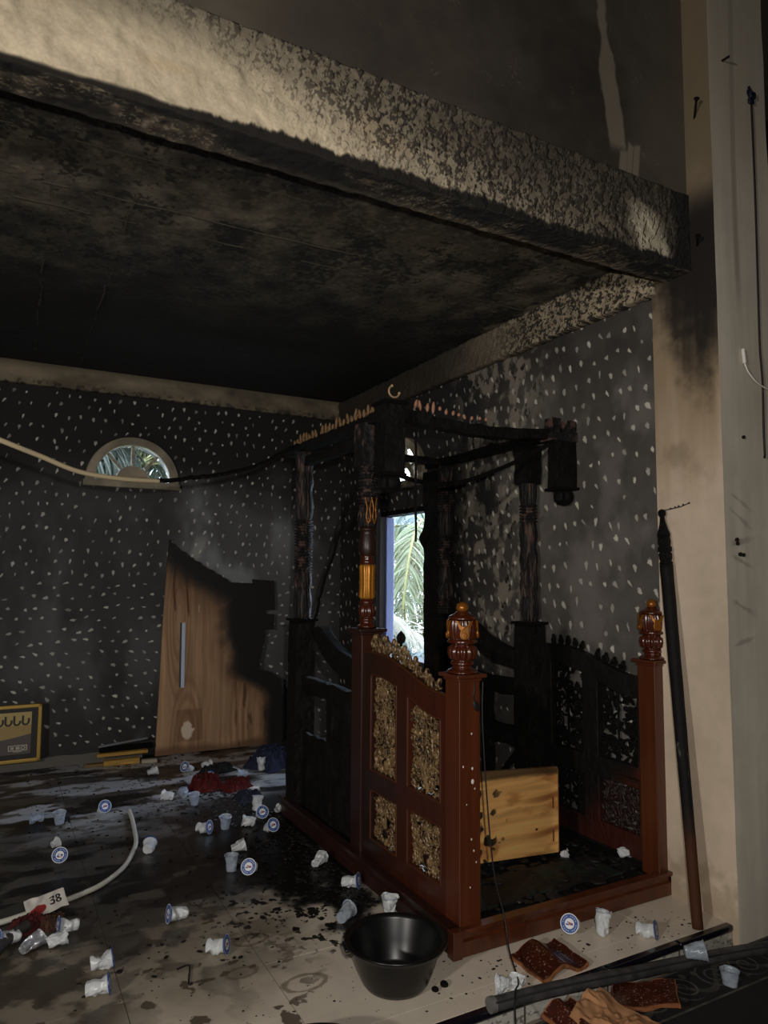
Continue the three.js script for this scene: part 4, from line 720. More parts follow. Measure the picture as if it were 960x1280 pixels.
// ---- charred pole leaning on the pillar
{
  const a = V(2.343, 0.004, -1.862), b = V(2.462, 1.585, -2.075), L = a.distanceTo(b), q = new THREE.Quaternion().setFromUnitVectors(V(0, 1, 0), b.clone().sub(a).normalize());
  const put = (g) => g.applyQuaternion(q).translate(a.x, a.y, a.z);
  const t = thing('charred_pole', 'long charred wooden staff with turned tip leaning against the pale pillar', 'staff', [2.343, 0.004, -1.862]);
  const skin = paint(64, 512, 0, 1, 0, 1, (x, y) => { const n = fbm(x * 6, y * 30, 531, 4); let c = mul3([19, 18, 17], 0.7 + 0.6 * n); c = mix3(c, [74, 42, 24], sm(0.34, 0.2, y + 0.1 * (n - 0.5))); return mix3(c, [88, 84, 80], sm(0.6, 0.7, fbm(x * 8, y * 40, 533, 3)) * sm(0.08, 0.03, Math.abs(y - 0.45)) * 0.8); });
  const prof = []; for (let i = 0; i <= 60; i++) { const y = i / 60 * (L - 0.24); prof.push([0.0195 + 0.007 * i / 60, y]); }
  part(t, 'shaft', put(warp(lathe([[0, 0], ...prof, [0, L - 0.24]], 20), (x, y, z) => { const k = 1 + 0.14 * (noise3(x * 60, y * 12, z * 60, 5) - 0.5); return [x * k, y, z * k]; })), phys({ map: skin, roughness: 0.75, specularIntensity: 0.5 }));
  part(t, 'turned_collar', put(lathe([[0.0, 0], [0.022, 0], [0.027, 0.012], [0.022, 0.022], [0.026, 0.03], [0.027, 0.05], [0.022, 0.056], [0.028, 0.064], [0.028, 0.076], [0.023, 0.084], [0.026, 0.1], [0.024, 0.12], [0.0, 0.125]], 22).translate(0, L - 0.245, 0)), M.char);
  part(t, 'spear_tip', put(lathe([[0.0, 0], [0.024, 0], [0.026, 0.012], [0.02, 0.03], [0.012, 0.06], [0.009, 0.085], [0.015, 0.094], [0.016, 0.108], [0.01, 0.116], [0, 0.12]], 20).translate(0, L - 0.122, 0)), M.char);
  solo('burnt_wire', 'short beaded burnt wire sticking out beside the tip of the charred staff', 'wire', join([tube([[2.47, 1.578, -2.068], [2.478, 1.583, -2.03], [2.483, 1.588, -1.995], [2.484, 1.6, -1.955]], 0.0018, 20, 5), ...[0.2, 0.4, 0.55, 0.75, 1].map((k) => new THREE.SphereGeometry(0.004, 6, 5).translate(mix(2.472, 2.484, k), mix(1.579, 1.6, k), mix(-2.06, -1.955, k)))]), M.black);
}
// ---- wires on the pillar
{
  const t = thing('black_wire', 'thin black wire hanging down the front of the pillar from a dark clip', 'wire', [2.745, 1.79, -1.79]);
  part(t, 'cord', tube([[2.752, 3.33, -1.793], [2.752, 3.2, -1.792], [2.752, 2.9, -1.792], [2.746, 2.5, -1.792], [2.744, 2.25, -1.793], [2.748, 2.1, -1.79], [2.746, 1.9, -1.792], [2.744, 1.8, -1.79], [2.735, 1.785, -1.786]], 0.0042, 90, 6), M.black);
  part(t, 'clip', join([bx(2.735, 2.765, 3.32, 3.345, -1.8, -1.785, 0.004), bx(2.74, 2.775, 3.345, 3.375, -1.8, -1.782, 0.006)]), std({ color: RGB(24, 28, 44), roughness: 0.5 }));
  const u = thing('white_wire', 'short white wire with a plug end curving off the pillar to the right', 'wire', [2.7, 2.06, -1.79]);
  part(u, 'plug', rod([2.634, 2.225, -1.793], [2.636, 2.165, -1.79], 0.007, 0.0075), std({ color: RGB(230, 228, 220), roughness: 0.4 }));
  part(u, 'cord', tube([[2.636, 2.165, -1.79], [2.65, 2.13, -1.785], [2.68, 2.1, -1.78], [2.72, 2.083, -1.78], [2.78, 2.07, -1.78], [2.9, 2.06, -1.79]], 0.0032, 40, 6), std({ color: RGB(226, 222, 212), roughness: 0.4 }));
}
// ---- cable sagging from the left to the canopy
{
  const t = thing('hanging_cable', 'cream cable sagging from the left to the pulpit canopy, burnt black near it', 'cable', [0.7, 1.7, -3.4]);
  part(t, 'cream_run', tube([[-1.75, 2.5, -2.3], [-0.9, 2.08, -2.6], [-0.4, 1.9, -2.8], [-0.009, 1.791, -3.0], [0.133, 1.756, -3.094], [0.289, 1.716, -3.188], [0.47, 1.71, -3.28], [0.64, 1.72, -3.36]], 0.0105, 90, 8), std({ color: RGB(214, 196, 160), roughness: 0.55 }));
  part(t, 'burnt_run', warp(tube([[0.63, 1.719, -3.357], [0.8, 1.755, -3.43], [1.039, 1.816, -3.546], [1.2, 1.875, -3.61], [1.34, 1.955, -3.66], [1.455, 2.02, -3.70]], 0.0105, 80, 8), (x, y, z) => [x, y + 0.012 * (fbm(x * 40, 2, 5) - 0.5), z + 0.012 * (fbm(x * 40, 7, 9) - 0.5)]), M.char, 'burnt black end');
  part(pulpit, 'burnt_cable', tube([[1.53, 1.76, -2.76], [1.7, 1.73, -2.8], [1.95, 1.745, -2.85], [2.2, 1.83, -2.85], [2.4, 1.93, -2.8], [2.45, 1.98, -2.72]], 0.011, 60, 7), M.char, 'burnt black cable sagging under the canopy');
  solo('burnt_string', 'thin black cord hanging straight down in front of the window from the left pendant', 'cord', tube([[1.575, 1.9, -2.62], [1.576, 1.8, -2.615], [1.574, 1.65, -2.617], [1.577, 1.5, -2.615], [1.576, 1.44, -2.616]], 0.006, 40, 6), M.char);
  solo('burnt_lath', 'thin burnt lath slanting from the gilded pole down to the charred rear post', 'lath', warp(tube([[1.49, 1.72, -3.03], [1.49, 1.55, -3.17], [1.49, 1.41, -3.27], [1.49, 1.2, -3.42], [1.5, 1.0, -3.56]], 0.009, 60, 6), (x, y, z) => { const k = 0.014 * (fbm(y * 30, 3, 5) - 0.5); return [x + k, y, z + k]; }), M.char);
  solo('thin_black_wire', 'very thin black wire hanging from the front post cap down across the step', 'wire', tube([[1.545, 0.92, -2.098], [1.535, 0.79, -2.088], [1.545, 0.5, -2.075], [1.56, 0.28, -2.06], [1.58, 0.14, -2.03], [1.56, 0.06, -1.98], [1.50, 0.035, -1.86], [1.44, 0.045, -1.80], [1.40, 0.0, -1.75], [1.36, -0.055, -1.68]], 0.0028, 90, 5), M.black);
}
// ---- bucket, and the rim of a second one at the bottom edge
function bucket(label, x, y, z, s, group) {
  const t = thing('bucket', label, 'bucket', [x, y, z]);
  const bm = std({ color: RGB(15, 16, 17), roughness: 0.33 });
  const put = (g) => g.scale(s, s, s).translate(x, y, z);
  part(t, 'body', put(lathe([[0, 0.003], [0.085, 0.003], [0.098, 0.006], [0.108, 0.02], [0.128, 0.07], [0.142, 0.118], [0.148, 0.13], [0.16, 0.134], [0.166, 0.139], [0.166, 0.145], [0.158, 0.147], [0.15, 0.143], [0.142, 0.135], [0.124, 0.074], [0.104, 0.026], [0.094, 0.012], [0.06, 0.009], [0, 0.009]], 72)), bm);
  for (const a of [2.9, -0.24]) part(t, 'grip', put(bx(-0.03, 0.03, 0.126, 0.138, 0.152, 0.171, 0.006).rotateY(a + Math.PI / 2)), bm);
  return t;
}
bucket('black plastic bucket on the tiles in front of the carved pulpit panel', 1.182, 0, -2.078, 1.0);
bucket('second black bucket cut off by the bottom edge of the picture', 0.757, -0.075, -1.715, 1.1);

// ---- plastic water cups
const lidTex = [0, 1].map((v) => {
  const cv = document.createElement('canvas'); cv.width = cv.height = 128; const k = cv.getContext('2d');
  k.fillStyle = 'rgb(225,230,236)'; k.fillRect(0, 0, 128, 128);
  k.fillStyle = 'rgb(30,72,150)'; k.beginPath(); k.arc(64, 64, 58, 0, 7); k.fill();
  k.strokeStyle = 'rgb(205,218,236)'; k.lineWidth = 5;
  for (let i = 0; i < 20; i++) { const a = i * Math.PI / 10; if (i % 5 === 4) continue; k.beginPath(); k.arc(64, 64, 46, a, a + 0.17); k.stroke(); }
  k.fillStyle = 'rgb(235,236,236)'; k.beginPath(); k.ellipse(64, 64, 33, 33, 0, 0, 7); k.fill();
  k.fillStyle = 'rgb(34,70,150)'; k.fillRect(40, 56, 18, 14); k.fillRect(68, 52, 20, 10); k.fillRect(66, 68, 14, 6);
  k.fillStyle = 'rgb(190,52,44)'; if (v) k.fillRect(46, 46, 36, 6); else { k.beginPath(); k.arc(60, 64, 9, 0, 7); k.fill(); }
  const t = new THREE.CanvasTexture(cv); t.colorSpace = THREE.SRGBColorSpace; return t;
});
const cupWhite = phys({ color: RGB(226, 230, 232), roughness: 0.3, transmission: 0.22, thickness: 0, side: THREE.DoubleSide });
const cupClear = phys({ color: RGB(206, 218, 230), roughness: 0.22, transmission: 0.55, thickness: 0, side: THREE.DoubleSide });
const cupDull = phys({ color: RGB(176, 190, 210), roughness: 0.4, transmission: 0.3, thickness: 0, side: THREE.DoubleSide });
const cupFoil = std({ color: RGB(190, 192, 198), roughness: 0.28, metalness: 0.5, side: THREE.DoubleSide });
const lidSide = std({ color: RGB(30, 66, 140), roughness: 0.35 });
const lidTops = lidTex.map((map) => std({ map, roughness: 0.35 }));
const seal = std({ color: RGB(40, 84, 165), roughness: 0.35 });
const CUPS = {
  lid: { k: 0.024, mat: cupWhite, L: 0.098, lie: 1, lid: 1 }, crush: { k: 0.03, mat: cupWhite, L: 0.092, lie: 1 }, dull: { k: 0.03, mat: cupDull, L: 0.085, lie: 1 },
  up: { k: 0.008, mat: cupDull, L: 0.09, lie: 0.15 }, tall: { k: 0.026, mat: cupWhite, L: 0.112, lie: 0.12 }, clear: { k: 0.012, mat: cupClear, L: 0.098, lie: 0.05 }, fallen: { k: 0.016, mat: cupClear, L: 0.098, lie: 1 },
  scrap: { k: 0.034, mat: cupWhite, L: 0.05, lie: 0.8 }, silver: { k: 0.028, mat: cupFoil, L: 0.11, lie: 1 },
};
const made = {};
function cupProto(type, v) {                                          // axis along +x towards the mouth when lying
  const c = CUPS[type], key = type + v, S = type === 'scrap' ? 0.6 : 0.67; if (made[key]) return made[key];
  const prof = []; for (let i = 0; i <= 16; i++) { const t = i / 16; prof.push([0.030 + 0.0135 * t + (i % 4 === 2 && t < 0.8 ? 0.0012 : 0), c.L * t]); }
  let g = mergeVertices(noUV(lathe([[0.0005, 0.003], [0.02, 0.002], [0.027, 0], ...prof, [0.048, c.L], [0.0485, c.L + 0.003]], 36)));
  const s = 11 + v * 31 + type.length * 7, mashed = c.k > 0.02;
  g = warp(g, (x, y, z) => { let k = 1 - (mashed ? 0.34 : 0.1) * sm(0.5, 0.8, noise3(x * 24 + s, y * 26, z * 24, s)); const q = 1.5 * c.k * (noise3(x * 42, y * 38 + s, z * 42, s + 3) - 0.5) + c.k * 0.5 * (noise3(x * 110, y * 90, z * 110 + s, s + 5) - 0.5); if (c.lid) { const e = sm(0.75, 1, y / c.L); k = mix(k, 1, e); return [x * k + q * (1 - e), y, z * k + q * (1 - e)]; } return [x * k + q, y + (mashed ? 0.6 * q : 0), z * k - q * 0.8]; });
  if (c.lie > 0.5 && mashed) g.scale(0.86, 1, 1);                       // trodden a little flat
  const lid = c.lid ? new THREE.CylinderGeometry(0.0495, 0.0485, 0.005, 36).translate(0, c.L + 0.004, 0) : new THREE.TorusGeometry(0.0455, 0.0022, 6, 30).rotateX(Math.PI / 2).scale(mashed ? 0.8 : 1, 1, mashed ? 0.82 : 1).translate(0, c.L, 0);
  const tip = c.lie > 0.5 ? -Math.PI / 2 + 0.17 : -c.lie;
  for (const q of [g, lid]) q.scale(S, S, S).rotateZ(tip);
  g.computeBoundingBox(); lid.computeBoundingBox(); const b = g.boundingBox.clone().union(lid.boundingBox), d = [-(b.min.x + b.max.x) / 2, -b.min.y, -(b.min.z + b.max.z) / 2];
  g.translate(...d); lid.translate(...d);
  const o = new THREE.Group(); const m = shade(new THREE.Mesh(g, c.mat)); m.name = 'cup_wall'; o.add(m);
  const l = shade(new THREE.Mesh(lid, c.lid ? [lidSide, lidTops[v % 2], lidSide] : (type === 'dull' || type === 'clear' || type === 'fallen' || type === 'tall') ? cupDull : cupWhite)); l.name = c.lid ? 'lid' : 'rim'; o.add(l);
  return (made[key] = o);
}
const spots = [
  [0.25, 0.00, -4.22, -2.9, 'dull', 'dull bluish crumpled plastic cup alone at the left, beside a smaller grey cup'],
  [0.35, 0.00, -4.14, -1.7, 'up', 'small grey upright plastic cup right beside the dull bluish crumpled cup'],
  [0.57, 0.00, -4.18, -1.4, 'lid', 'plastic cup with blue lid facing up, left of the top end of the white hose'],
  [0.31, 0.00, -3.80, 0.4, 'scrap', 'small torn white cup piece just above a blue lidded cup on sooty floor'],
  [0.31, 0.00, -3.57, -1.6, 'lid', 'plastic cup with blue ringed lid facing camera, right below the torn white cup piece'],
  [0.69, 0.00, -3.55, 1.2, 'lid', 'crumpled white cup with blue lid on top, just right of the white hose'],
  [0.95, 0.00, -4.85, -0.0, 'crush', 'small white cup lying alone near the burnt plywood board, leftmost by the back wall'],
  [1.15, 0.00, -4.77, -2.5, 'lid', 'bluish cup with blue lid facing left, behind the red cloth below the plywood board'],
  [1.30, 0.00, -4.85, 0.1, 'crush', 'pale cup lying on its side, upper right of the blue lidded cup by the plywood'],
  [1.13, 0.00, -4.50, 1.8, 'dull', 'bluish crushed cup between the blue lidded cup and the red cloth'],
  [1.23, 0.00, -4.53, 1.0, 'lid', 'bluish cup with blue lid touching the top edge of the red cloth'],
  [0.93, 0.00, -4.29, 2.6, 'crush', 'crumpled white cup at the left of the red cloth, nearest its left end'],
  [1.02, 0.00, -4.30, 1.5, 'dull', 'bluish cup squeezed between a crumpled white cup and the red cloth'],
  [1.04, 0.00, -4.13, -2.2, 'up', 'grey cup standing in front of the left end of the red cloth'],
  [1.61, 0.00, -4.65, 1.1, 'tall', 'tall crushed bluish cup standing highest right of the red cloth'],
  [1.45, 0.00, -4.54, 3.0, 'dull', 'pale bluish flattened cup left of the tall crushed bluish cup'],
  [1.41, 0.00, -4.19, -0.2, 'crush', 'long pale cup lying flat behind the right end of the red cloth'],
  [0.98, 0.00, -3.68, -0.8, 'lid', 'bluish cup with small blue lid facing camera, in front of the red cloth'],
  [1.09, 0.00, -3.68, -1.9, 'up', 'smooth pale blue cup tipped toward camera, right of the bluish lidded cup'],
  [1.33, 0.00, -3.88, 1.2, 'tall', 'crumpled white cup standing at the top of the cluster left of the pulpit'],
  [1.21, 0.00, -3.67, 2.8, 'crush', 'crumpled white cup lying leftmost in the cluster beside the pulpit'],
  [1.29, 0.00, -3.71, -1.6, 'lid', 'cup with blue lid facing camera in the middle of the cluster beside the pulpit'],
  [1.42, 0.00, -3.79, 0.7, 'scrap', 'small white cup rightmost in the cluster, against the pulpit base'],
  [1.27, 0.00, -3.50, -1.4, 'lid', 'cup with round blue lid facing camera, lowest of the cluster beside the pulpit'],
  [1.06, 0.00, -3.36, -0.1, 'crush', 'crumpled white cup with dark hollow, directly behind a clear standing cup'],
  [0.97, 0.00, -3.17, 1.3, 'clear', 'clear plastic cup standing upright left of a large blue lid'],
  [1.02, 0.00, -3.06, -2.2, 'lid', 'cup with large blue lid facing camera, right of the clear standing cup'],
  [1.33, 0.00, -3.04, 0.6, 'crush', 'crumpled white cup alone on black debris left of the pulpit side panel'],
  [1.36, 0.00, -2.77, -0.7, 'lid', 'cup with blue lid facing right, close to the pulpit plinth'],
  [1.22, 0.00, -2.53, 0.6, 'fallen', 'clear bluish cup lying on the floor just behind the black bucket, open end toward camera'],
  [1.38, 0.00, -2.47, -2.2, 'tall', 'crushed white cup standing between the black bucket and the pulpit plinth'],
  [0.66, 0.00, -2.82, -3.1, 'lid', 'cup with blue lid facing left, alone on the middle of the sooty floor'],
  [0.73, 0.00, -2.52, -0.6, 'lid', 'clear cup with tilted blue lid facing right, on the pale floor left of bucket'],
  [0.37, 0.00, -2.60, -0.1, 'lid', 'cup with blue lid facing right, upper one of the pair at lower left'],
  [0.34, 0.00, -2.45, -0.2, 'lid', 'cup with blue lid facing right, lower one of the pair at lower left'],
  [0.29, 0.00, -2.91, -3.1, 'lid', 'cup with blue lid facing left, on top of the heap at the left edge'],
  [0.17, 0.00, -2.84, 0.6, 'silver', 'silvery crumpled cup in the heap at left edge, below the red stained rag'],
  [0.10, 0.00, -2.91, -2.8, 'lid', 'cup with blue lid cut off by the left edge of the picture'],
  [0.25, 0.00, -2.82, 0.0, 'crush', 'long white cup lying at the lower right of the heap at left edge'],
  [1.89, 0.00, -2.04, -2.6, 'lid', 'cup with blue lid facing camera before the pulpit, leftmost of the three there'],
  [2.01, 0.00, -2.00, 0.4, 'tall', 'tall crumpled white cup in front of the pulpit, middle of three'],
  [2.13, 0.00, -1.91, -1.0, 'lid', 'crumpled cup with blue lid facing right, in front of the pulpit, nearest the charred pole'],
  [2.16, 0.00, -1.73, -0.7, 'fallen', 'clear bluish cup on the black step edge at the foot of the charred pole'],
  [2.24, -0.09, -1.66, 0.5, 'clear', 'clear bluish crushed cup standing on the dark patterned carpet'],
  [1.45, 0.00, -1.88, 2.8, 'scrap', 'torn white cup piece on the tiles left of the brown roof tiles'],
  [1.50, 0.00, -1.87, 0.7, 'scrap', 'small greyish cup scrap touching the corner of the upper brown roof tile'],
  [2.23, 0.07, -2.44, -0.7, 'scrap', 'white cup scrap inside the pulpit just right of the plywood panel'],
  [2.48, 0.07, -2.33, -0.6, 'crush', 'crumpled white cup inside the pulpit near the right front post'],
];
spots.forEach(([x, y, z, yaw, type, label], i) => {
  const o = cupProto(type, i % 3).clone(); o.name = numbered('plastic_cup'); o.position.set(x, y, z); o.rotation.order = 'YXZ'; o.rotation.y = yaw;
  if (type === 'lid' && Math.sin(-yaw - 0.5) > 0.75) { o.rotation.z = 0.3; o.position.y += 0.014; }   // propped up, lid towards the viewer
  o.userData = { label, category: 'cup', group: 'plastic water cups strewn over the floor' }; scene.add(o);
});

// ---- rags: crumpled heaps of cloth with real folds
function rag(w, d, h, seed, fold = 9, outline = 0.25) {
  const nx = 70, nz = 50, g = new THREE.PlaneGeometry(w, d, nx, nz).rotateX(-Math.PI / 2), r = rand(seed), o = [r() * 9, r() * 9];
  return warp(g, (x, y, z) => {
    const u = 2 * x / w, v = 2 * z / d, a = Math.atan2(v, u), rr = Math.max(Math.abs(u), Math.abs(v)), q = 1 - outline * fbm(Math.cos(a) * 2 + o[0], Math.sin(a) * 2 + o[1], seed, 3) * 1.6;
    const e = sm(1.0, 0.55, rr), ridge = 1 - Math.abs(2 * fbm(x * fold / w + o[0], z * fold / w + o[1], seed + 3, 4) - 1) * 2.2, fine = fbm(x * fold * 3 / w, z * fold * 3 / w, seed + 5, 3) - 0.5;
    return [x * q + 0.02 * fine, 0.002 + e * h * (0.45 + 0.55 * ridge + 0.25 * fine), z * q + 0.02 * fine];
  });
}
const clothMat = (c, s = 1) => std({ map: (() => { const t = paint(128, 128, 0, 1, 0, 1, (x, y) => mul3(c, 0.6 + 0.7 * fbm(x * 9, y * 9, s, 4))); t.wrapS = t.wrapT = THREE.RepeatWrapping; return t; })(), roughness: 0.95, side: THREE.DoubleSide });
solo('cloth', 'dark red crumpled cloth on the floor among cups, below the burnt plywood board', 'cloth', join([rag(0.25, 0.2, 0.085, 3, 15).rotateY(0.2).translate(1.18, 0, -4.42), rag(0.22, 0.13, 0.06, 5, 15).rotateY(0.35).translate(1.35, 0, -4.33)]), clothMat([90, 17, 16], 3));
solo('cloth', 'dark navy cloth heap against the charred rear post of the pulpit', 'cloth', rag(0.42, 0.36, 0.12, 7).rotateY(0.5).translate(1.72, 0, -4.75), clothMat([34, 40, 66], 4));
solo('cloth', 'small dark navy rag flat on the floor right below the red cloth', 'cloth', rag(0.2, 0.2, 0.04, 9).translate(1.36, 0, -4.12), clothMat([36, 40, 58], 5));
solo('cloth', 'black soaked rag on the floor behind the red cloth', 'cloth', rag(0.3, 0.16, 0.05, 11).rotateY(0.25).translate(1.34, 0, -4.74), clothMat([18, 18, 20], 6));
solo('cloth', 'dark red stained rag in the heap of cups at the left edge', 'cloth', rag(0.17, 0.1, 0.05, 13).rotateY(0.5).translate(0.16, 0, -3.0), clothMat([74, 22, 20], 7));
solo('cloth', 'brown soiled rag in the heap at the left edge, right of the silvery cup', 'cloth', rag(0.12, 0.09, 0.045, 15).translate(0.25, 0, -2.98), clothMat([70, 42, 28], 8));
solo('rubber_tube', 'short dark grey tube end sticking out of the heap at the left edge', 'tube', tube([[0.16, 0.03, -2.97], [0.11, 0.028, -2.92], [0.06, 0.022, -2.83], [0.05, 0.022, -2.8]], 0.02, 24, 10), std({ color: RGB(56, 52, 48), roughness: 0.6 }));
{
  // white printed tube section in the heap
  const cv = document.createElement('canvas'); cv.width = 256; cv.height = 128; const k = cv.getContext('2d');
  k.fillStyle = 'rgb(214,208,200)'; k.fillRect(0, 0, 256, 128); k.fillStyle = 'rgb(24,22,24)'; k.font = 'bold 74px sans-serif'; k.fillText('38', 150, 84);
  k.fillStyle = 'rgb(150,44,40)'; k.beginPath(); k.ellipse(70, 92, 58, 26, -0.2, 0, 7); k.fill();
  const map = new THREE.CanvasTexture(cv); map.colorSpace = THREE.SRGBColorSpace;
  const g = warp(new THREE.PlaneGeometry(0.155, 0.085, 24, 12), (x, y, z) => [x, 0.052 + y * 0.62 + 0.006 * (noise(x * 60, y * 60, 5) - 0.5), -0.02 * Math.cos(y * 16) + 0.008 * (noise(x * 40, y * 40, 9) - 0.5) + y * -0.5]);
  const lbl = solo('plastic_wrapper', 'white plastic wrapper with digits and a red smear where the white hose ends', 'wrapper', g.rotateY(0.42).translate(0.235, 0.0, -3.06), std({ map, roughness: 0.45, side: THREE.DoubleSide }));
}
// ---- white hose
solo('white_hose', 'white hose curving across the sooty floor into the heap at the left edge', 'hose', tube([[0.70, 0.012, -4.165], [0.69, 0.012, -4.0], [0.672, 0.012, -3.817], [0.655, 0.012, -3.68], [0.622, 0.012, -3.56], [0.556, 0.012, -3.395], [0.457, 0.012, -3.262], [0.37, 0.012, -3.2], [0.284, 0.013, -3.157], [0.177, 0.013, -3.115], [0.076, 0.012, -3.084], [-0.1, 0.012, -3.06], [-0.5, 0.012, -3.05]], 0.0105, 160, 10), std({ color: RGB(206, 202, 190), roughness: 0.45 }));
// ---- grey hose across the step
{
  const pts = [[1.365, 0.022, -1.815], [1.55, 0.016, -1.805], [1.74, 0.0, -1.80], [1.93, -0.022, -1.80], [2.09, -0.038, -1.80], [2.33, -0.042, -1.762], [2.54, -0.043, -1.715], [2.8, -0.043, -1.64], [3.2, -0.043, -1.5]];
  const t = thing('grey_hose', 'thick dark grey hose lying across the step edge toward the pillar', 'hose', [2.2, -0.065, -1.77]);
  const hm = std({ map: (() => { const m = paint(256, 32, 0, 1, 0, 1, (x, y) => mul3([70, 69, 70], 0.6 + 0.6 * fbm(x * 60, y * 3, 541, 4))); return m; })(), roughness: 0.5 });
  part(t, 'hose_wall', tube(pts, 0.021, 160, 16), hm);
  part(t, 'seam_rib', tube(pts.map(([x, y, z]) => [x, y + 0.012, z + 0.0165]), 0.0035, 160, 6), std({ color: RGB(40, 39, 39), roughness: 0.6 }));
  part(t, 'end_cuff', rod([1.355, 0.0225, -1.8155], [1.372, 0.022, -1.8145], 0.0225, 0.0225, 18), std({ color: RGB(104, 102, 100), roughness: 0.6 }));
}
// ---- patterned carpet in the hall
{
  const t = paint(2048, 512, 0, 2.4, 0, 0.6, (x, d) => {                 // d = distance from the step
    const n = fbm(x * 30, d * 30, 551, 3); let c = mul3([17, 16, 16], 0.7 + 0.6 * n);
    const gold = [104, 98, 88], u = ((x / 0.16) % 1 + 1) % 1 - 0.5, cellN = Math.floor(x / 0.16), v = (d - 0.085) / 0.16 * (cellN & 1 ? -1 : 1);
    const a = Math.atan2(v, u), r = Math.hypot(u, v), sp = Math.abs(((r * 5.2 - a / 6.283) % 1 + 1) % 1 - 0.5);
    let k = sm(0.17, 0.07, sp) * sm(0.46, 0.4, r) * sm(0.02, 0.06, r);
    k = Math.max(k, sm(0.016, 0.008, Math.abs(d - 0.085 - 0.05 * Math.sin(x / 0.16 * Math.PI + 1.57) * (1))) * 0.7, sm(0.006, 0.003, Math.abs(d - 0.175)), sm(0.005, 0.002, Math.abs(d - 0.006)));
    const lx = Math.hypot(u - 0.32, v - 0.3), ly = Math.hypot(u + 0.34, v + 0.28); k = Math.max(k, sm(0.1, 0.07, lx) * 0.8, sm(0.09, 0.06, ly) * 0.8);
    return mix3(c, gold, k * (0.4 + 0.6 * n));
  });
  const m = solo('carpet', 'dark carpet with a pale scrolled border in front of the step', 'carpet', uvBy(bx(1.2, 3.6, -0.0745, -0.066, -1.80, 1.2), 1.2, 3.6, 0, 0.6, (x, y, z) => [x, z + 1.80]), std({ map: t, roughness: 0.98 }));
}
// ---- broken glazed roof tiles
const glaze = phys({ map: paint(256, 256, 0, 1, 0, 1, (x, y) => { const n = fbm(x * 4, y * 4, 561, 4); let c = mul3([72, 30, 17], 0.6 + 0.6 * n); return mix3(c, [216, 200, 190], sm(0.7, 0.76, fbm(x * 30, y * 30, 563, 3)) * 0.5); }), roughness: 0.35, clearcoat: 0.4 });
const clay = std({ map: paint(128, 128, 0, 1, 0, 1, (x, y) => mul3([140, 86, 50], 0.7 + 0.5 * fbm(x * 12, y * 12, 565, 4))), roughness: 0.95 });
function roofTile(label, w, l, pos, rot, wave, seed) {                 // w across the rolls, l along them
  const t = thing('roof_tile', label, 'roof tile', pos, 'broken roof tiles by the step'); t.rotation.order = 'YXZ'; t.rotation.set(...rot);
  const sect = (x) => wave === 1 ? 0.016 * Math.cos(x / w * Math.PI * 2.4 + 0.6) : wave === 2 ? 0.03 * ((x / w) ** 2) * 2 + 0.012 * Math.sin(x / w * 5) : 0.024 * Math.sin(x / w * Math.PI * 1.7);
  const edge = (x, z) => [x + 0.012 * (fbm(z * 30, seed, seed, 3) - 0.5) * (Math.abs(x) > w * 0.46 ? 1 : 0), z + (Math.abs(z) > l * 0.46 ? 0.022 * (fbm(x * 22, seed + 3, seed, 3) - 0.5) : 0)];
  const make = (W, L, y0, th) => warp(new THREE.BoxGeometry(W, th, L, 40, 1, 24), (x, y, z) => { const [a, b] = edge(x, z); return [a, y + y0 + sect(x), b]; });
  const lift = 0.022;
  const add = (n, g, m) => { const q = shade(new THREE.Mesh(g, m)); q.name = n; t.add(q); };
  add('clay_body', make(w, l, lift - 0.005, 0.012), clay);
  add('glazed_face', make(w - 0.008, l - 0.01, lift + 0.0025, 0.004), glaze);
  return t;
}
roofTile('upper broken brown roof tile with a ridge, lying flat on the pale tiles behind the grey hose', 0.2, 0.17, [1.70, 0.002, -1.94], [0.03, 0.0, 0], 1, 3);
roofTile('lower brown roof tile shard half under the crumpled paper, in front of the grey hose', 0.13, 0.13, [1.60, -0.050, -1.725], [0.2, 0.16, 0], 1, 7);
roofTile('curved brown roof tile shard right of the crumpled paper, clay edge toward camera', 0.2, 0.12, [1.905, -0.064, -1.72], [0.12, -0.75, 0.03], 2, 11);
{
  const g = warp(new THREE.PlaneGeometry(0.22, 0.2, 60, 50).rotateX(-Math.PI / 2), (x, y, z) => { const a = fbm(x * 14 + 3, z * 12, 571, 3), rd = 1 - Math.abs(2 * fbm(x * 11, z * 14 + 5, 573, 3) - 1) * 2.4; return [x + 0.03 * (a - 0.5), 0.012 + 0.02 * a + 0.02 * Math.max(-0.6, rd) * sm(0.12, 0.05, Math.abs(x)) + 0.03 * sm(-0.02, -0.1, z), z + 0.03 * (fbm(x * 10, z * 9, 577, 3) - 0.5)]; });
  g.rotateY(0.35).translate(1.70, -0.064, -1.655);
  const p = solo('crumpled_paper', 'crumpled brown wrapping paper on the step between the roof tile shards', 'paper', g, std({ color: RGB(176, 128, 88), roughness: 0.9, side: THREE.DoubleSide }));
}
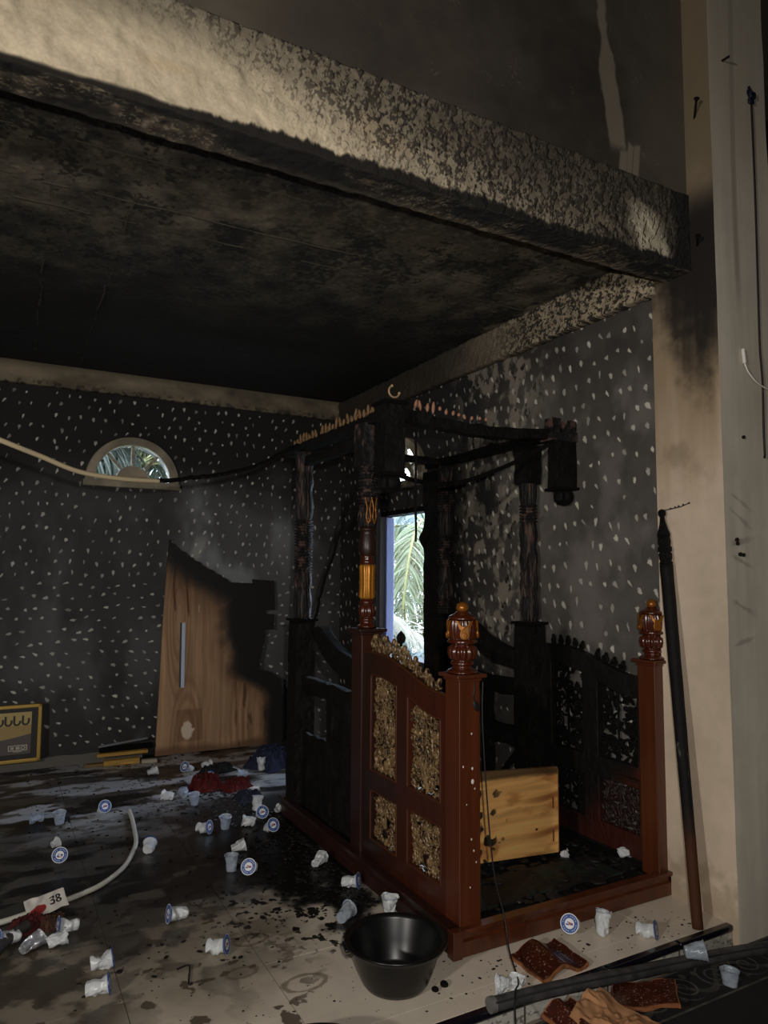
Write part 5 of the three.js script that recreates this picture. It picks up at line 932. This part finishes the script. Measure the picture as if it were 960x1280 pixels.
// ---- small odds and ends
{
  solo('bent_wire', 'thin bent dark wire lying on the pale tiles at the bottom left of the bucket', 'wire', tube([[0.585, 0.004, -2.50], [0.62, 0.004, -2.51], [0.625, 0.004, -2.49], [0.60, 0.004, -2.40], [0.612, 0.004, -2.395]].map(([x, y, z]) => [x - 0.0, y, z + 0.02]), 0.003, 30, 5), M.black);
  const coal = (label, x, z, s, seed) => solo('charcoal_lump', label, 'charcoal', warp(new THREE.IcosahedronGeometry(s, 3), (a, b, c) => { const k = 0.75 + 0.6 * noise3(a * 60, b * 60, c * 60, seed); return [a * k, b * k * 0.7, c * k]; }).translate(x, s * 0.6, z), M.char, 'charcoal lumps in front of the bucket');
  coal('charcoal lump in front of the bucket, left of two', 1.272, -1.985, 0.011, 3); coal('charcoal lump in front of the bucket, right of two', 1.312, -1.995, 0.013, 5);
  const t = thing('plastic_bottle', 'small bottle with blue cap lying in the char inside the pulpit behind the left panel', 'bottle', [1.72, 0.34, -3.25]);
  part(t, 'body', lathe([[0, 0], [0.02, 0], [0.022, 0.01], [0.022, 0.06], [0.012, 0.08], [0.012, 0.09]], 16).translate(1.62, 0.215, -3.1), std({ color: RGB(190, 160, 110), roughness: 0.4 }));
  part(t, 'cap', lathe([[0, 0], [0.024, 0], [0.024, 0.03], [0.008, 0.036], [0.006, 0.07], [0, 0.07]], 16).translate(1.62, 0.305, -3.1), std({ color: RGB(30, 50, 150), roughness: 0.35 }));
}
// ---- charcoal flakes: nobody could count them
{
  const r = rand(131), base = warp(new THREE.IcosahedronGeometry(1, 1), (x, y, z) => { const k = 0.6 + 0.8 * noise3(x * 2.2 + 5, y * 2.2, z * 2.2, 3); return [x * k, y * k * 0.35, z * k]; });
  const N = 1500, im = new THREE.InstancedMesh(base, std({ color: RGB(20, 18, 17), roughness: 0.6 }), N), m = new THREE.Matrix4(), q = new THREE.Quaternion();
  let i = 0;
  while (i < N) {
    const k = r(); let x, z, s = 0.003 + 0.008 * r() * r();
    if (k < 0.55) { const t = r(); z = -2.6 - 2.0 * t; x = 1.40 - 0.5 * r() * r(); s *= 1.4; }
    else if (k < 0.8) { x = 0.2 + 1.2 * r(); z = -2.4 - 2.9 * r(); }
    else if (k < 0.86) { x = 1.4 + 1.0 * r(); z = -2.07 + 0.2 * r(); s *= 0.6; }
    else { x = 0.3 + 1.1 * r(); z = -1.9 - 0.8 * r(); s *= 0.45; }
    if (x > 1.40 && z < -2.085) continue;
    if (Math.hypot(x - 1.182, z + 2.078) < 0.12) continue;
    q.setFromEuler(new THREE.Euler(0, r() * 6.28, 0)); m.compose(V(x, s * 0.3, z), q, V(s * (0.8 + r()), s, s)); im.setMatrixAt(i++, m);
  }
  im.name = 'charcoal_flakes'; im.castShadow = im.receiveShadow = true;
  im.userData = { label: 'black charcoal flakes scattered over the floor beside the pulpit', category: 'debris', kind: 'stuff' }; scene.add(im);
  const N2 = 260, im2 = new THREE.InstancedMesh(base, std({ color: RGB(22, 19, 18), roughness: 0.6 }), N2);
  for (let j = 0; j < N2; j++) { const s = 0.008 + 0.022 * r() * r(); q.setFromEuler(new THREE.Euler(0, r() * 6.28, 0)); m.compose(V(1.58 + 0.82 * r(), 0.082 + s * 0.3, -2.16 - 0.78 * r()), q, V(s * (0.8 + r()), s, s)); im2.setMatrixAt(j, m); }
  im2.name = 'charcoal_rubble'; im2.castShadow = im2.receiveShadow = true;
  im2.userData = { label: 'charred rubble covering the platform inside the pulpit', category: 'debris', kind: 'stuff' }; scene.add(im2);
}
renderer.render(scene, camera);
